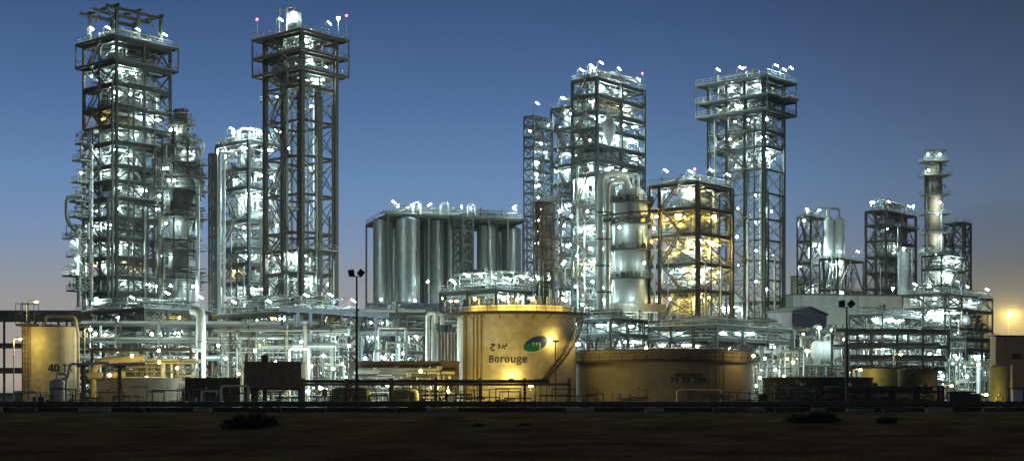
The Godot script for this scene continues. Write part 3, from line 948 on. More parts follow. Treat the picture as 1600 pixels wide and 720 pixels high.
# the reactor beside the tall tower: wide shell below, slim neck above, ringed by platforms
func reactor_column() -> void:
	var at := Vector3(-65.17, 0, -276)
	var t := thing("reactor_column", "grey reactor column with a slim capped neck and ringed platforms", "column", at)
	var b := MB.new()
	b.lathe([Vector2(2.3, 0.0), Vector2(2.3, 22.41), Vector2(2.3, 34.72), Vector2(2.7, 35.6), Vector2(3.3, 38.99), Vector2(3.3, 41.25), Vector2(2.6, 44.01), Vector2(1.5, 46.9), Vector2(1.35, 47.52), Vector2(1.35, 52.55)], 24)
	put(t, "shell", b.mesh(), MAT.silo)
	b = MB.new()
	b.turned([Vector2(1.2, 52.55), Vector2(1.2, 55.56), Vector2(1.5, 55.81), Vector2(1.5, 56.19), Vector2(1.2, 56.19), Vector2(1.2, 56.82), Vector2(1.45, 56.94), Vector2(1.45, 57.32), Vector2(0, 57.32)], 20)
	put(t, "neck", b.mesh(), MAT.tan)
	var fine := MB.new()
	var dark := MB.new()
	for q in [[54.31, 2.3], [49.78, 3.4], [46.52, 4.2], [44.01, 4.6], [41.25, 4.6], [35.85, 4.4], [29.69, 4.0], [23.67, 4.6]]:
		var s: float = q[1]
		block(t, "platform", Vector3(0, q[0], 0), Vector3(s * 1.8, 0.14, s * 1.8), MAT.deck, GRID)
		var ring := rect(-s * 0.9, s * 0.9, -s * 0.9, s * 0.9, 0.0)
		railing(t, ring.map(func(p): return Basis(Vector3.UP, GRID) * p + Vector3(0, q[0] + 0.07, 0)))
		rng.seed = hash(q[0])
		fill_bay(t, fine, Vector3(-s, q[0] + 0.1, -s), Vector3(s, q[0] + 3.2, s), 4, 20)
		fill_bay(t, dark, Vector3(-s, q[0] - 2.0, -s), Vector3(s, q[0] + 3.2, s), 7, 50, MAT.dark_pipe)
		for k in 2:
			var a := rng.randf_range(-1.6, 1.2)
			bulb_lamp(at + Vector3(sin(a) * s, q[0] - 1.2, cos(a) * s), 8.0, false, "white lamp under a platform of the grey reactor column", "lamps of the grey reactor column", 0.8)
	for k in 5:
		var a := -1.3 + k * 0.62
		var p := Vector3(sin(a), 0, cos(a)) * 4.3
		member(t, "post", p, p + Vector3.UP * (49.28 + (k % 2) * 2.0), 0.3, 0.3, MAT.steel_rust, BEAM)
	pipe(t, "looped_pipe", [Vector3(1.2, 53.05, 0), Vector3(1.2, 51.42, 0), Vector3(4.3, 51.42, 0), Vector3(4.3, 48.78, 0), Vector3(1.5, 48.78, 0)], 0.45, MAT.galv, 1.2, 10)
	pipe(t, "downcomer", [Vector3(2.0, 45.01, 2.2), Vector3(3.9, 43.13, 2.2), Vector3(3.9, 0.2, 2.2)], 0.42, MAT.clad, 1.0, 10)
	pipe(t, "downcomer", [Vector3(-2.0, 37.48, 2.0), Vector3(-3.4, 37.48, 2.6), Vector3(-3.4, 0.2, 2.6)], 0.3, MAT.galv, 1.0, 10)
	stuff(t, "small_piping", fine, MAT.galv)
	stuff(t, "dark_small_piping", dark, MAT.dark_pipe)
	# slim ladder mast beyond the medium tower
	steel_frame("ladder_mast", "slender ladder mast of two rails beside the medium tower", "mast", "the slender ladder mast", Vector3(-57.73, 0, -270), 0.78, 1.07, [3.55, 8.46, 13.38, 18.04, 20.99, 23.69, 26.4, 29.1, 31.8, 34.5, 37.21, 39.91, 42.61, 45.31, 47.77], {"brace": "", "pipes": 0, "small": 3, "vessels": 0, "lamps": 0, "col": 0.3, "beam": 0.25, "rail": false, "stair": false})
	var p := thing("riser_bundle", "bundle of two bright vertical pipes on the medium tower's corner", "pipe", Vector3(-58.34, 0, -280))
	pipe(p, "pipe", [Vector3.ZERO, Vector3(0, 49.71, 0), Vector3(2.5, 49.71, -2)], 0.4, MAT.clad, 1.0, 10)
	pipe(p, "pipe", [Vector3(1.0, 0, 0.4), Vector3(1.0, 48.18, 0.4), Vector3(3.0, 48.18, -1.6)], 0.3, MAT.white_pipe, 0.8, 10)
	p = thing("pipe_arch", "silver pipe arching over the top of the medium tower", "pipe", Vector3(-55.75, 0, -287))
	pipe(p, "pipe", [Vector3(0, 53.5, 0), Vector3(0, 55.99, 0), Vector3(4.7, 55.59, -1), Vector3(4.96, 52.98, -1)], 0.34, MAT.clad, 1.6, 10)
	floodlight(Vector3(-56.73, 54.76, -286), PI, -0.5, 14.0, false, "white floodlight at the foot of the pipe arch", "", 0.8)
	floodlight(Vector3(-51.53, 54.89, -286), PI, -0.5, 14.0, false, "white floodlight by the far leg of the pipe arch", "", 0.8)


func slender_tower_fittings(t: Node3D) -> void:
	var w := t.transform.affine_inverse()
	member(t, "riser", w * Vector3(-40.09, 0, -288), w * Vector3(-40.09, 67.57, -288), 0.75, 0.75, MAT.vessel, TUBE)
	member(t, "riser", w * Vector3(-40.93, 0, -282), w * Vector3(-40.93, 65.19, -282), 0.3, 0.3, MAT.clad, TUBE)
	member(t, "riser", w * Vector3(-44.42, 0, -283), w * Vector3(-44.42, 66.44, -283), 0.35, 0.35, MAT.galv, TUBE)
	for q in [Vector3(-47.55, 61.76, -284), Vector3(-46.77, 54.65, -284), Vector3(-40.57, 59.69, -284), Vector3(-40.83, 47.28, -284), Vector3(-39.02, 38.5, -284), Vector3(-45.74, 42.37, -284), Vector3(-47.55, 35.66, -284), Vector3(-38.76, 27.39, -284), Vector3(-37.21, 23.77, -284), Vector3(-45.22, 51.16, -284)]:
		bulb_lamp(q, 18.0, false, "white lamp in an open bay of the slender tower", "white lamps in the slender tower's open bays", 0.4)
	for q in [[Vector3(-48.23, 60.67, -285), 5.0], [Vector3(-47.2, 53.54, -285), 5.0], [Vector3(-46.68, 46.66, -285), 6.0], [Vector3(-45.9, 38.63, -285), 7.0], [Vector3(-40.62, 46.87, -288), 4.0]]:
		var p: Vector3 = w * q[0]
		block(t, "landing", p, Vector3(3.4, 0.14, q[1]), MAT.deck)
		railing(t, rect(p.x - 1.7, p.x + 1.7, p.z - q[1] / 2, p.z + q[1] / 2, p.y + 0.08))
	var s := MB.new()
	for k in 9:
		var y := 10.0 + k * 4.2
		s.bar(w * Vector3(-48.96, 0, -287) + Vector3(0, y, 0), w * Vector3(-46.22, 0, -287) + Vector3(0, y + 4.2, 0) if k % 2 == 0 else w * Vector3(-48.96, 0, -287) + Vector3(0, y + 4.2, -1), 0.9, 0.2)
	put(t, "stair", s.mesh(), MAT.galv)
	pipe(t, "tall_davit", [w * Vector3(-45.71, 72.39, -276), w * Vector3(-45.71, 77.16, -276), w * Vector3(-43.2, 76.91, -276)], 0.14, MAT.galv, 0.3, 6)
	var d := upright_drum(Vector3(-42.51, 72.13, -274), 1.4, 4.4, "pale drum with a bright lamp on top of the slender cross-braced tower", "", MAT.white_pipe)
	pole_light(Vector3(-43.06, 73.1, -272), 2.6, 0.2, 6.0, false, "white tube light above the drum on the slender cross-braced tower", "")
	floodlight(Vector3(-34.53, 76.2, -279), PI, -0.3, 16.0, false, "bright white floodlight at the roof corner of the slender cross-braced tower", "", 3.0)


# the wide silver reactor on its concrete table, its risers and the bridge to the amber frame
func main_reactor() -> void:
	var at := Vector3(23.95, 0, -283)
	var t := thing("silver_reactor", "wide silver reactor vessel standing on a concrete table", "vessel", at)
	var b := MB.new()
	var y0 := 19.06
	var y1 := 43.26
	var r := 3.48
	for k in 6:
		b = MB.new()
		var a := lerpf(y0 + 1.0, y1 - 3.0, k / 6.0)
		var c := lerpf(y0 + 1.0, y1 - 3.0, (k + 1) / 6.0)
		b.turned([Vector2(r, a), Vector2(r, c - 0.05), Vector2(r - 0.05, c - 0.05), Vector2(r - 0.05, c)], 32)
		put(t, "shell_course", b.mesh(), MAT.galv)
	b = MB.new()
	b.lathe([Vector2(r, y1 - 3.0), Vector2(r * 0.97, y1 - 2.0), Vector2(r * 0.75, y1 - 0.7), Vector2(r * 0.35, y1), Vector2(0.01, y1 + 0.1)], 32)
	put(t, "top_head", b.mesh(), MAT.clad)
	b = MB.new()
	b.lathe([Vector2(0.01, y0 - 2.0), Vector2(r * 0.6, y0 - 1.0), Vector2(r, y0 + 1.0)], 32)
	put(t, "bottom_head", b.mesh(), MAT.vessel)
	for k in 4:
		pipe(t, "pipe", [Vector3(r * 0.3 * (k - 1.5), y1 - 0.4, 0), Vector3(r * 0.3 * (k - 1.5), y1 + 1.2 + 0.5 * k, 0), Vector3(-r - 0.6 - 0.4 * k, y1 + 1.2 + 0.5 * k, 0.5), Vector3(-r - 0.6 - 0.4 * k, 1.0, 0.5)], 0.22, MAT.clad, 0.8, 8)
	var fine := MB.new()
	fine.twin = MB.new()
	rng.seed = 404
	for y in [39.92, 35.54, 30.39, 24.72]:
		b = MB.new()
		b.turned([Vector2(r, y - 0.1), Vector2(r + 0.95, y - 0.1), Vector2(r + 0.95, y + 0.05), Vector2(r, y + 0.05)], 32)
		var pl := put(t, "platform", b.mesh(), MAT.deck)
		ring_rail(pl, r + 0.9, y + 0.05, 12)
		for k in 16:
			var q := rng.randf_range(-1.7, 1.7)
			var p := Vector3(sin(q) * (r + 0.6), y, cos(q) * (r + 0.6))
			fine.tube(p, p + Vector3(0, rng.randf_range(1.0, 5.0), 0), rng.randf_range(0.05, 0.16), 6)
			fine.twin.box(p + Vector3(0.3, 0.6, 0.2), Vector3(0.4, rng.randf_range(0.5, 1.3), 0.4))
	stuff(t, "small_piping", fine, MAT.galv)
	stuff(t, "dark_fittings", fine.twin, MAT.dark_pipe)
	var d := thing("concrete_table", "pale concrete table frame under the silver reactor", "frame", at)
	block(d, "table_top", Vector3(0, y0 - 0.4, 0), Vector3(11.0, 1.6, 10.0), MAT.concrete, 0.3)
	for p in rect(-4.6, 4.6, -4.2, 4.2, 0.0):
		var q: Vector3 = Basis(Vector3.UP, 0.3) * p
		member(d, "column", q, q + Vector3(0, y0 - 1.2, 0), 1.3, 1.3, MAT.concrete)
	for k in 7:
		var a := -1.4 + k * 0.45
		bulb_lamp(at + Vector3(sin(a) * (r + 2.2), y0 + 1.4 + (k % 3) * 7.0, cos(a) * (r + 2.6)), 3.0, false, "white lamp close to the wide silver reactor vessel", "white lamps around the silver reactor", 0.3)
	for k in 4:
		bulb_lamp(at + Vector3(-3.0 + k * 2.0, y0 - 3.5, 1.0 + (k % 2)), 9.0, false, "white lamp hanging under the concrete table of the silver reactor", "white lamps under the concrete table", 1.2)
	var p := thing("riser_pipes", "pair of thick white riser pipes with a looped top before the broad block", "pipe", Vector3(17.33, 0, -276))
	pipe(p, "pipe", [Vector3.ZERO, Vector3(0, 44.76, 0), Vector3(5.02, 45.26, -3), Vector3(6.28, 42.5, -5)], 0.6, MAT.white_pipe, 2.4, 12)
	pipe(p, "pipe", [Vector3(1.5, 0, 0.3), Vector3(1.5, 43, 0.3), Vector3(4.52, 43.51, -3)], 0.42, MAT.clad, 1.6, 12)
	for k in 7:
		block(p, "pipe_clamp", Vector3(0.7, 6.0 + k * 5.2, 0.1), Vector3(3.0, 0.25, 1.5), MAT.steel)
	# lattice bridge
	var g := thing("lattice_bridge", "dark lattice pipe bridge from the white risers to the amber frame", "bridge", Vector3(17.57, 35.11, -272))
	var e := Vector3(9.4, 1.0, -1.0)
	for z in [0.0, -1.6]:
		for y in [0.0, 1.2]:
			member(g, "chord", Vector3(0, y, z), e + Vector3(0, y, z), 0.16, 0.16, MAT.steel)
		for k in 12:
			var q := e * (k / 12.0) + Vector3(0, 0, z)
			var q2 := e * ((k + 1) / 12.0) + Vector3(0, 0, z)
			member(g, "lattice_bar", q + Vector3(0, 1.2 * (k % 2), 0), q2 + Vector3(0, 1.2 * ((k + 1) % 2), 0), 0.1, 0.1, MAT.steel)
	for k in 3:
		member(g, "pipe", Vector3(0, 0.4, -0.4 - 0.4 * k), e + Vector3(0, 0.4, -0.4 - 0.4 * k), 0.15, 0.15, MAT.galv, TUBE)
	# bent exhaust drum hanging in the broad block's upper decks
	var h := thing("cyclone_vessel", "rounded pale cyclone vessel in the upper decks of the broad block", "vessel", Vector3(20.61, 57.09, -298))
	b = MB.new()
	b.lathe([Vector2(0.3, -3.0), Vector2(1.3, 0.0), Vector2(1.4, 1.4), Vector2(1.0, 2.6), Vector2(0.01, 3.0)], 20)
	put(h, "shell", b.mesh(), MAT.clad)
	pipe(h, "outlet_pipe", [Vector3(0, 2.6, 0), Vector3(-0.4, 3.8, 0), Vector3(1.8, 4.0, -1)], 0.5, MAT.clad, 1.0, 10)


func silos() -> void:
	# two rows of silos under one roof deck
	var k := 0
	for q in [[Vector3(-29.96, 0, -326), 2.3, 41.66], [Vector3(-23.73, 0, -320), 2.69, 41.07], [Vector3(-18.47, 0, -330), 2.25, 41.86], [Vector3(-14.98, 0, -336), 1.68, 42.29], [Vector3(-11.33, 0, -341), 1.71, 42.59], [Vector3(-6.11, 0, -336), 2.29, 41.52], [Vector3(-0.16, 0, -341), 2.4, 41.35], [Vector3(-28.57, 0, -345), 2.67, 41.82], [Vector3(-22.55, 0, -349), 2.7, 41.97], [Vector3(-17.02, 0, -353), 2.73, 42.11], [Vector3(-3.26, 0, -358), 2.77, 42.04]]:
		var at: Vector3 = q[0]
		var r: float = q[1]
		var h: float = q[2]
		var t := thing("storage_silo", ["grey metal silo at the west end of the silo row", "wide pale-striped silo second in the silo row", "grey silo third in the silo row", "narrow dark silo before the silo row's braced bay", "narrow silo behind the silo row's braced bay", "grey silo just east of the silo row's braced bay", "grey silo at the east end of the silo row"][k] if k < 7 else "grey silo in the rear row of the silo block", "silo", at, 0.0, "grey silos under one roof deck")
		var y0 := 22.43
		for c in 7:
			var b := MB.new()
			var a0 := lerpf(y0, h, c / 7.0)
			var a1 := lerpf(y0, h, (c + 1) / 7.0)
			b.turned([Vector2(r, a0), Vector2(r, a1 - 0.12), Vector2(r - 0.08, a1 - 0.12), Vector2(r - 0.08, a1)], 32)
			put(t, "shell_course", b.mesh(), MAT.silo)
		var b := MB.new()
		b.turned([Vector2(0.6, y0 - 6.0), Vector2(r, y0)], 24)
		put(t, "hopper", b.mesh(), MAT.silo)
		b = MB.new()
		b.turned([Vector2(r, h), Vector2(0.5, h + 1.0)], 24)
		put(t, "roof", b.mesh(), MAT.silo)
		for j in 4:
			var p := Vector3(sin(j * TAU / 4 + 0.6), 0, cos(j * TAU / 4 + 0.6)) * r * 0.9
			member(t, "leg", p, p + Vector3.UP * y0, 0.5, 0.5, MAT.steel, BEAM)
		for j in 1:
			var a := 0.9 + k * 0.1
			pipe(t, "fill_pipe", [Vector3(sin(a) * (r + 0.35), y0 - 4.0, cos(a) * (r + 0.35)), Vector3(sin(a) * (r + 0.35), h + 1.5, cos(a) * (r + 0.35)), Vector3(0, h + 2.2, 0)], 0.13, MAT.dark_pipe, 0.6, 8)
		k += 1
	# roof deck with its fittings
	var at := Vector3(-32.55, 0, -318)
	var t := steel_frame("silo_deck", "long railed roof deck over the silo rows carrying lamps and pipes", "deck", "the silo roof deck", Vector3(-28.07, 0, -318), 23.38, 33.28, [21.13, 42.25], {"turn": 0.31416, "nu": 2, "nv": 7, "brace": "", "pipes": 0, "small": 0, "vessels": 0, "lamps": 0, "roof": 26, "roof_h": 2.6, "poles": 0, "col": 0.4, "sparse": [0], "stair": false, "mat": "steel"})
	rng.seed = 51
	for s in [0.59, 2.67, 5.05, 7.3, 10.91, 14.09, 17.45, 19.74, 29.51, 31.39]:
		pole_light(t.transform * Vector3(s, 42.25 + 0.1, -1.0), rng.randf_range(2.0, 3.4), rng.randf_range(-0.4, 3.4), 6.0, false, "white tube light on a pole on the silo roof deck", "pole lights of the silo roof deck")
	for s in [6.1, 12.57, 19.13]:
		var p := Vector3(s, 42.25 + 0.1, -1.0)
		pipe(t, "vent_hood", [p, p + Vector3(0, 2.6, 0), p + Vector3(0.9, 3.2, 0), p + Vector3(1.8, 2.6, 0), p + Vector3(1.8, 0, 0)], 0.24, MAT.white_pipe, 0.5, 8)
	# the braced bay between the silos
	steel_frame("stair_bay", "braced steel stair bay between the silos", "frame", "the braced bay between the silos", Vector3(-11.36, 0, -320), 2.76, 3.51, [9.6, 15.42, 21.25, 24.89, 28.53, 32.17, 35.8, 39.01, 41.92], {"brace": "x", "brace_w": 0.2, "pipes": 1, "small": 8, "vessels": 0, "lamps": 0, "rail": false, "stair": false, "col": 0.4})
	# lamps between the silo feet light the shells from below
	for q in [Vector3(-29.66, 22.86, -318), Vector3(-21.71, 22.32, -314), Vector3(-15.91, 23.15, -318), Vector3(-7.16, 25.9, -328), Vector3(-1.2, 27.84, -330), Vector3(-3.71, 23.08, -326), Vector3(-19.1, 26.92, -318)]:
		bulb_lamp(q, 8.0, false, "white lamp at the feet of the silos", "white lamps at the feet of the silos", 0.6)


func low_plant() -> void:
	# low process units along the front of the towers
	steel_frame("process_unit", "low two-deck process unit at the foot of the crowned tower", "process unit", "the low unit under the crowned tower", Vector3(-67.49, 0, -258), 22.17, 15.28, [4.9, 9.95, 14.29, 17.34], {"nu": 3, "nv": 3, "brace": "m", "pipes": 26, "small": 150, "vessels": 4, "lamps": 5.6, "energy": 34.0, "warm": 0.34, "roof": 12, "roof_h": 3.0, "poles": 4, "col": 0.4, "mat": "steel_blue"})
	steel_frame("process_unit", "low process unit below the slender braced tower, blazing with lamps", "process unit", "the unit below the slender tower", Vector3(-37.23, 0, -248), 25.13, 14.3, [4.58, 9.32, 13.38, 16.31], {"nu": 4, "nv": 3, "brace": "m", "pipes": 30, "small": 160, "vessels": 5, "lamps": 6.8, "energy": 48.0, "warm": 0.3, "roof": 14, "roof_h": 4.0, "poles": 5, "col": 0.4, "mat": "steel"})
	steel_frame("process_unit", "compact process unit with white pipes between braced tower and silos", "process unit", "the compact unit before the silos", Vector3(-23.84, 0, -262), 9.48, 11.77, [5.3, 9.71, 14, 16.39], {"nu": 2, "nv": 2, "brace": "d", "pipes": 14, "small": 80, "vessels": 2, "lamps": 3.1, "energy": 24.0, "roof": 2, "col": 0.45, "mat": "steel_blue"})
	steel_frame("process_unit", "railed pipe platform with tube lights behind the lettered tank", "process unit", "the pipe platform", Vector3(-2.84, 0, -250), 13.49, 15.93, [8.01, 14.83, 20.29], {"nu": 2, "nv": 3, "brace": "", "pipes": 18, "small": 110, "vessels": 4, "lamps": 3.7, "energy": 31.0, "roof": 26, "roof_h": 4.2, "poles": 8, "col": 0.4, "mat": "steel"})
	steel_frame("process_unit", "low unit of pale pipes under the broad block", "process unit", "the low unit under the broad block", Vector3(17.77, 0, -252), 10.15, 15.28, [4.61, 8.63, 12.41, 15.16], {"nu": 2, "nv": 3, "brace": "m", "pipes": 20, "small": 110, "vessels": 3, "lamps": 4.3, "energy": 31.0, "roof": 5, "roof_h": 2.5, "col": 0.4, "mat": "steel_blue"})
	steel_frame("process_unit", "low brightly lit unit at the foot of the amber frame", "process unit", "the unit below the amber frame", Vector3(35.52, 0, -244), 14.06, 26.73, [4.54, 8.09, 11.42, 13.64], {"nu": 3, "nv": 3, "brace": "d", "pipes": 26, "small": 140, "vessels": 4, "lamps": 6.2, "energy": 31.0, "warm": 0.34, "roof": 6, "roof_h": 2.5, "col": 0.4, "mat": "steel"})
	# blue-grey canopy before the silos
	var t := thing("canopy", "blue-grey canopy roof on posts before the silos", "canopy", Vector3(-21.11, 0, -290), 0.1)
	for k in 5:
		block(t, "roof_sheet", Vector3(-7.2 + 3.6 * k, 19.74 + 0.05 * absf(k - 2), 0), Vector3(3.56, 0.25, 12.0), MAT.slate)
	for x in [-8.6, -3.0, 3.0, 8.6]:
		for z in [-5.0, 5.0]:
			member(t, "post", Vector3(x, 0, z), Vector3(x, 19.6, z), 0.4, 0.4, MAT.steel, BEAM)
	block(t, "eaves_beam", Vector3(0, 18.94, 6.1), Vector3(18.4, 0.7, 0.2), MAT.slate)
	# tall white ducts beside the lettered tank
	for q in [[Vector3(-13.93, 0, -232), 14.99, "paired white vent pipes with bent tops, taller one by the canopy"], [Vector3(-12.98, 0, -232), 14.77, "paired white vent pipes with bent tops, shorter one by the tank"]]:
		var d := thing("vent_pipe", q[2], "pipe", q[0])
		pipe(d, "pipe", [Vector3.ZERO, Vector3(0, q[1], 0), Vector3(1.4, q[1] + 0.2, 0.4), Vector3(1.4, q[1] - 1.6, 0.4)], 0.32, MAT.white_pipe, 0.9, 10)
		block(d, "base", Vector3(0, 0.3, 0), Vector3(1.2, 0.6, 1.2), MAT.concrete)
	for k in 6:
		var d := thing("cooler_tube", "slim reddish upright tube in the row beside the lettered tank", "pipe", Vector3(-11.721565059144677 + k * 0.52, 0, -226.0 - 0.3 * k), 0.0, "slim upright tubes beside the lettered tank")
		put(d, "tube", TUBE, MAT.brown, Transform3D(Basis.from_scale(Vector3(0.2, 11.57, 0.2)), Vector3(0, 11.57 * 0.5, 0)))
		put(d, "flange", TUBE, MAT.galv, Transform3D(Basis.from_scale(Vector3(0.26, 0.2, 0.26)), Vector3(0, 11.57, 0)))
	# sodium-lit gear behind the low tan tank
	rng.seed = 91
	t = thing("manifold", "sodium-lit pipe manifold behind the low tan tank", "manifold", Vector3(-66.66, 0, -222))
	var fine := MB.new()
	fill_bay(t, fine, Vector3(0, 0, -6), Vector3(16.67, 7.77, 0), 34, 170)
	stuff(t, "small_piping", fine, MAT.galv)
	pipe(t, "fat_duct", [Vector3(1.0, 0.5, 1.5), Vector3(1.0, 6.87, 1.5), Vector3(8.89, 7.37, 1.5)], 0.62, MAT.tan, 2.0, 16)
	pipe(t, "fat_duct", [Vector3(0.2, 4.54, 1.9), Vector3(6.06, 4.74, 1.9)], 0.55, MAT.tan, 3.0, 14)
	for q in [Vector3(-58.61, 7.64, -216.5), Vector3(-54.47, 8.43, -216.5), Vector3(-54.37, 6.65, -216.5), Vector3(-62.05, 4.68, -216.5), Vector3(-51.61, 5.77, -216.5), Vector3(-56.34, 4.29, -216.5)]:
		bulb_lamp(q, 9.0, true, "amber lamp over the pipe manifold behind the low tan tank", "amber lamps over the pipe manifold", 1.0)
	t = thing("pipe_shelter", "dark flat shelter roof on posts over the sodium-lit manifold", "shelter", Vector3(-68.46, 0, -228))
	for k in 4:
		block(t, "roof_sheet", Vector3(2.07 + k * 4.15, 8.96, -3), Vector3(4.15 - 0.04, 0.5, 7.0), MAT.steel_rust)
	for x in [0.3, 8.3, 16.39]:
		for z in [0.2, -6.2]:
			member(t, "post", Vector3(x, 0, z), Vector3(x, 8.96 - 0.25, z), 0.45, 0.45, MAT.steel_rust, BEAM)
	t = thing("vent_column", "thick white upright vent column before the low units", "pipe", Vector3(-52.29, 0, -236))
	pipe(t, "pipe", [Vector3.ZERO, Vector3(0, 15.42, 0), Vector3(-1.6, 15.85, -1.0)], 0.8, MAT.white_pipe, 1.5, 14)
	for y in [6.0, 10.5]:
		put(t, "flange", TUBE, MAT.galv, Transform3D(Basis.from_scale(Vector3(0.98, 0.22, 0.98)), Vector3(0, y, 0)))
	t = thing("duct_bridge", "long slate-blue duct on a V-braced trestle before the low units", "duct", Vector3(-37.98, 0, -230))
	for k in 5:
		member(t, "duct_section", Vector3(3.56 * k, 15.71 - 0.22 * k, 0), Vector3(3.56 * (k + 1) - 0.05, 15.71 - 0.22 * (k + 1), 0), 0.9, 0.8, MAT.slate)
	for x in [2.93, 5.02, 15.7]:
		member(t, "post", Vector3(x, 0, 0), Vector3(x, 15.5 - 0.5, 0), 0.4, 0.4, MAT.slate, BEAM)
	for s in [-1.0, 1.0]:
		member(t, "v_brace", Vector3(3.98, 10.06, 0), Vector3(3.98 + s * 0.99, 15.09, 0), 0.22, 0.22, MAT.slate)
	for q in [[Vector3(-21.39, 0, -226), 12.4, 4.32, "tall pale pipe portal before the canopy"], [Vector3(-20.06, 0, -225), 10, 2.87, "middle pale pipe portal before the canopy"], [Vector3(-21.91, 0, -224), 8.64, 2.45, "low pale pipe portal before the canopy"], [Vector3(-35.78, 0, -226), 9, 3.08, "pale pipe portal before the low unit's lamps"]]:
		var h := thing("pipe_portal", q[3], "pipe", q[0])
		pipe(h, "pipe", [Vector3.ZERO, Vector3(0, q[1], 0), Vector3(q[2], q[1], 0), Vector3(q[2], 0, 0)], 0.2, MAT.white_pipe, 0.4, 8)
		block(h, "base", Vector3(0, 0.15, 0), Vector3(0.6, 0.3, 0.6), MAT.concrete)
	for q in [[Vector3(-48.55, 0, -228), 21.99, 12.9, 5.0, 46, 220, "dense stand of upright pipes before the unit below the slender tower"], [Vector3(-23.27, 0, -203), 15.24, 5.83, 2.0, 16, 110, "low tangle of pipes along the pinkish-grey building"], [Vector3(41.36, 0, -238), 8.66, 9.9, 5.0, 22, 120, "stand of lit pipes between the low tank and white horizontal tank"], [Vector3(55, 0, -276), 12.05, 15.38, 5.0, 20, 120, "pipework before the blue-grey hall"], [Vector3(70.12, 0, -226), 7.81, 7.46, 4.0, 18, 100, "pipework stand just west of the dark end building"], [Vector3(33.87, 0, -188), 24.8, 3.35, 3.0, 14, 160, "low dark pipes and valves before the eastern tanks"]]:
		rng.seed = hash(q[6])
		t = thing("pipe_manifold", q[6], "manifold", q[0])
		fine = MB.new()
		fine.twin = MB.new()
		fill_bay(t, fine, Vector3(0, 0, -q[3]), Vector3(q[1], q[2], 0), q[4], q[5])
		stuff(t, "small_piping", fine, MAT.galv)
		stuff(t, "dark_small_piping", fine.twin, MAT.dark_pipe)
	for q in [Vector3(-45.66, 7.42, -224), Vector3(-40.97, 8.64, -224), Vector3(-37.71, 6.8, -224), Vector3(-33.63, 10.07, -224), Vector3(-30.06, 7.82, -224), Vector3(-28.54, 5.78, -224), Vector3(-25.99, 9.45, -224), Vector3(-24.28, 7.6, -232), Vector3(-22.17, 10.98, -232), Vector3(-19.84, 6.96, -232), Vector3(-17.94, 8.44, -232), Vector3(42.16, 7.64, -234), Vector3(43.86, 5.73, -234), Vector3(46.84, 7, -234), Vector3(56.43, 13.21, -272), Vector3(61.87, 13.95, -272), Vector3(64.35, 12.22, -272), Vector3(70.3, 7.37, -222), Vector3(73.73, 6.36, -222), Vector3(71.91, 4.54, -222)]:
		bulb_lamp(q, 12.0, false, "white lamp among the stands of upright pipes", "white lamps among the pipe stands", 0.4, 0.22)
	for q in [Vector3(-43.23, 4.95, -222), Vector3(-38.58, 4.34, -222), Vector3(-31.71, 6.16, -222), Vector3(-26.26, 4.34, -222), Vector3(40.6, 4.41, -230), Vector3(44.58, 4.62, -230)]:
		bulb_lamp(q, 6.0, true, "amber lamp low among the stands of upright pipes", "amber lamps among the pipe stands", 0.4, 0.22)
	# white lying tank by the eastern rack
	lying_drum(Vector3(58.53, 7.56, -262) - Vector3(0, 0.5, 0), 2.0, 5.6, 0.1, "white horizontal tank with round ends by the eastern pipe rack", "", MAT.white_pipe)
	t = thing("drum_platform", "steel platform carrying the white horizontal tank", "platform", Vector3(58.53, 0, -262))
	block(t, "deck", Vector3(0, 7.56 - 0.65, 0), Vector3(9.0, 0.3, 6.0), MAT.deck)
	for p in rect(-4.2, 4.2, -2.6, 2.6, 0.0):
		member(t, "leg", p, p + Vector3(0, 7.56 - 0.8, 0), 0.4, 0.4, MAT.steel, BEAM)
	railing(t, rect(-4.4, 4.4, -2.9, 2.9, 7.56 - 0.5))
	for q in [[Vector3(56.46, 13.82, -258), 22.0], [Vector3(53.81, 9.54, -256), 12.0], [Vector3(60.1, 10.47, -256), 12.0], [Vector3(48.34, 8.23, -250), 14.0]]:
		floodlight(q[0], PI, -0.4, q[1], false, "white floodlight near the white horizontal tank", "white floodlights near the white horizontal tank", 2.0)


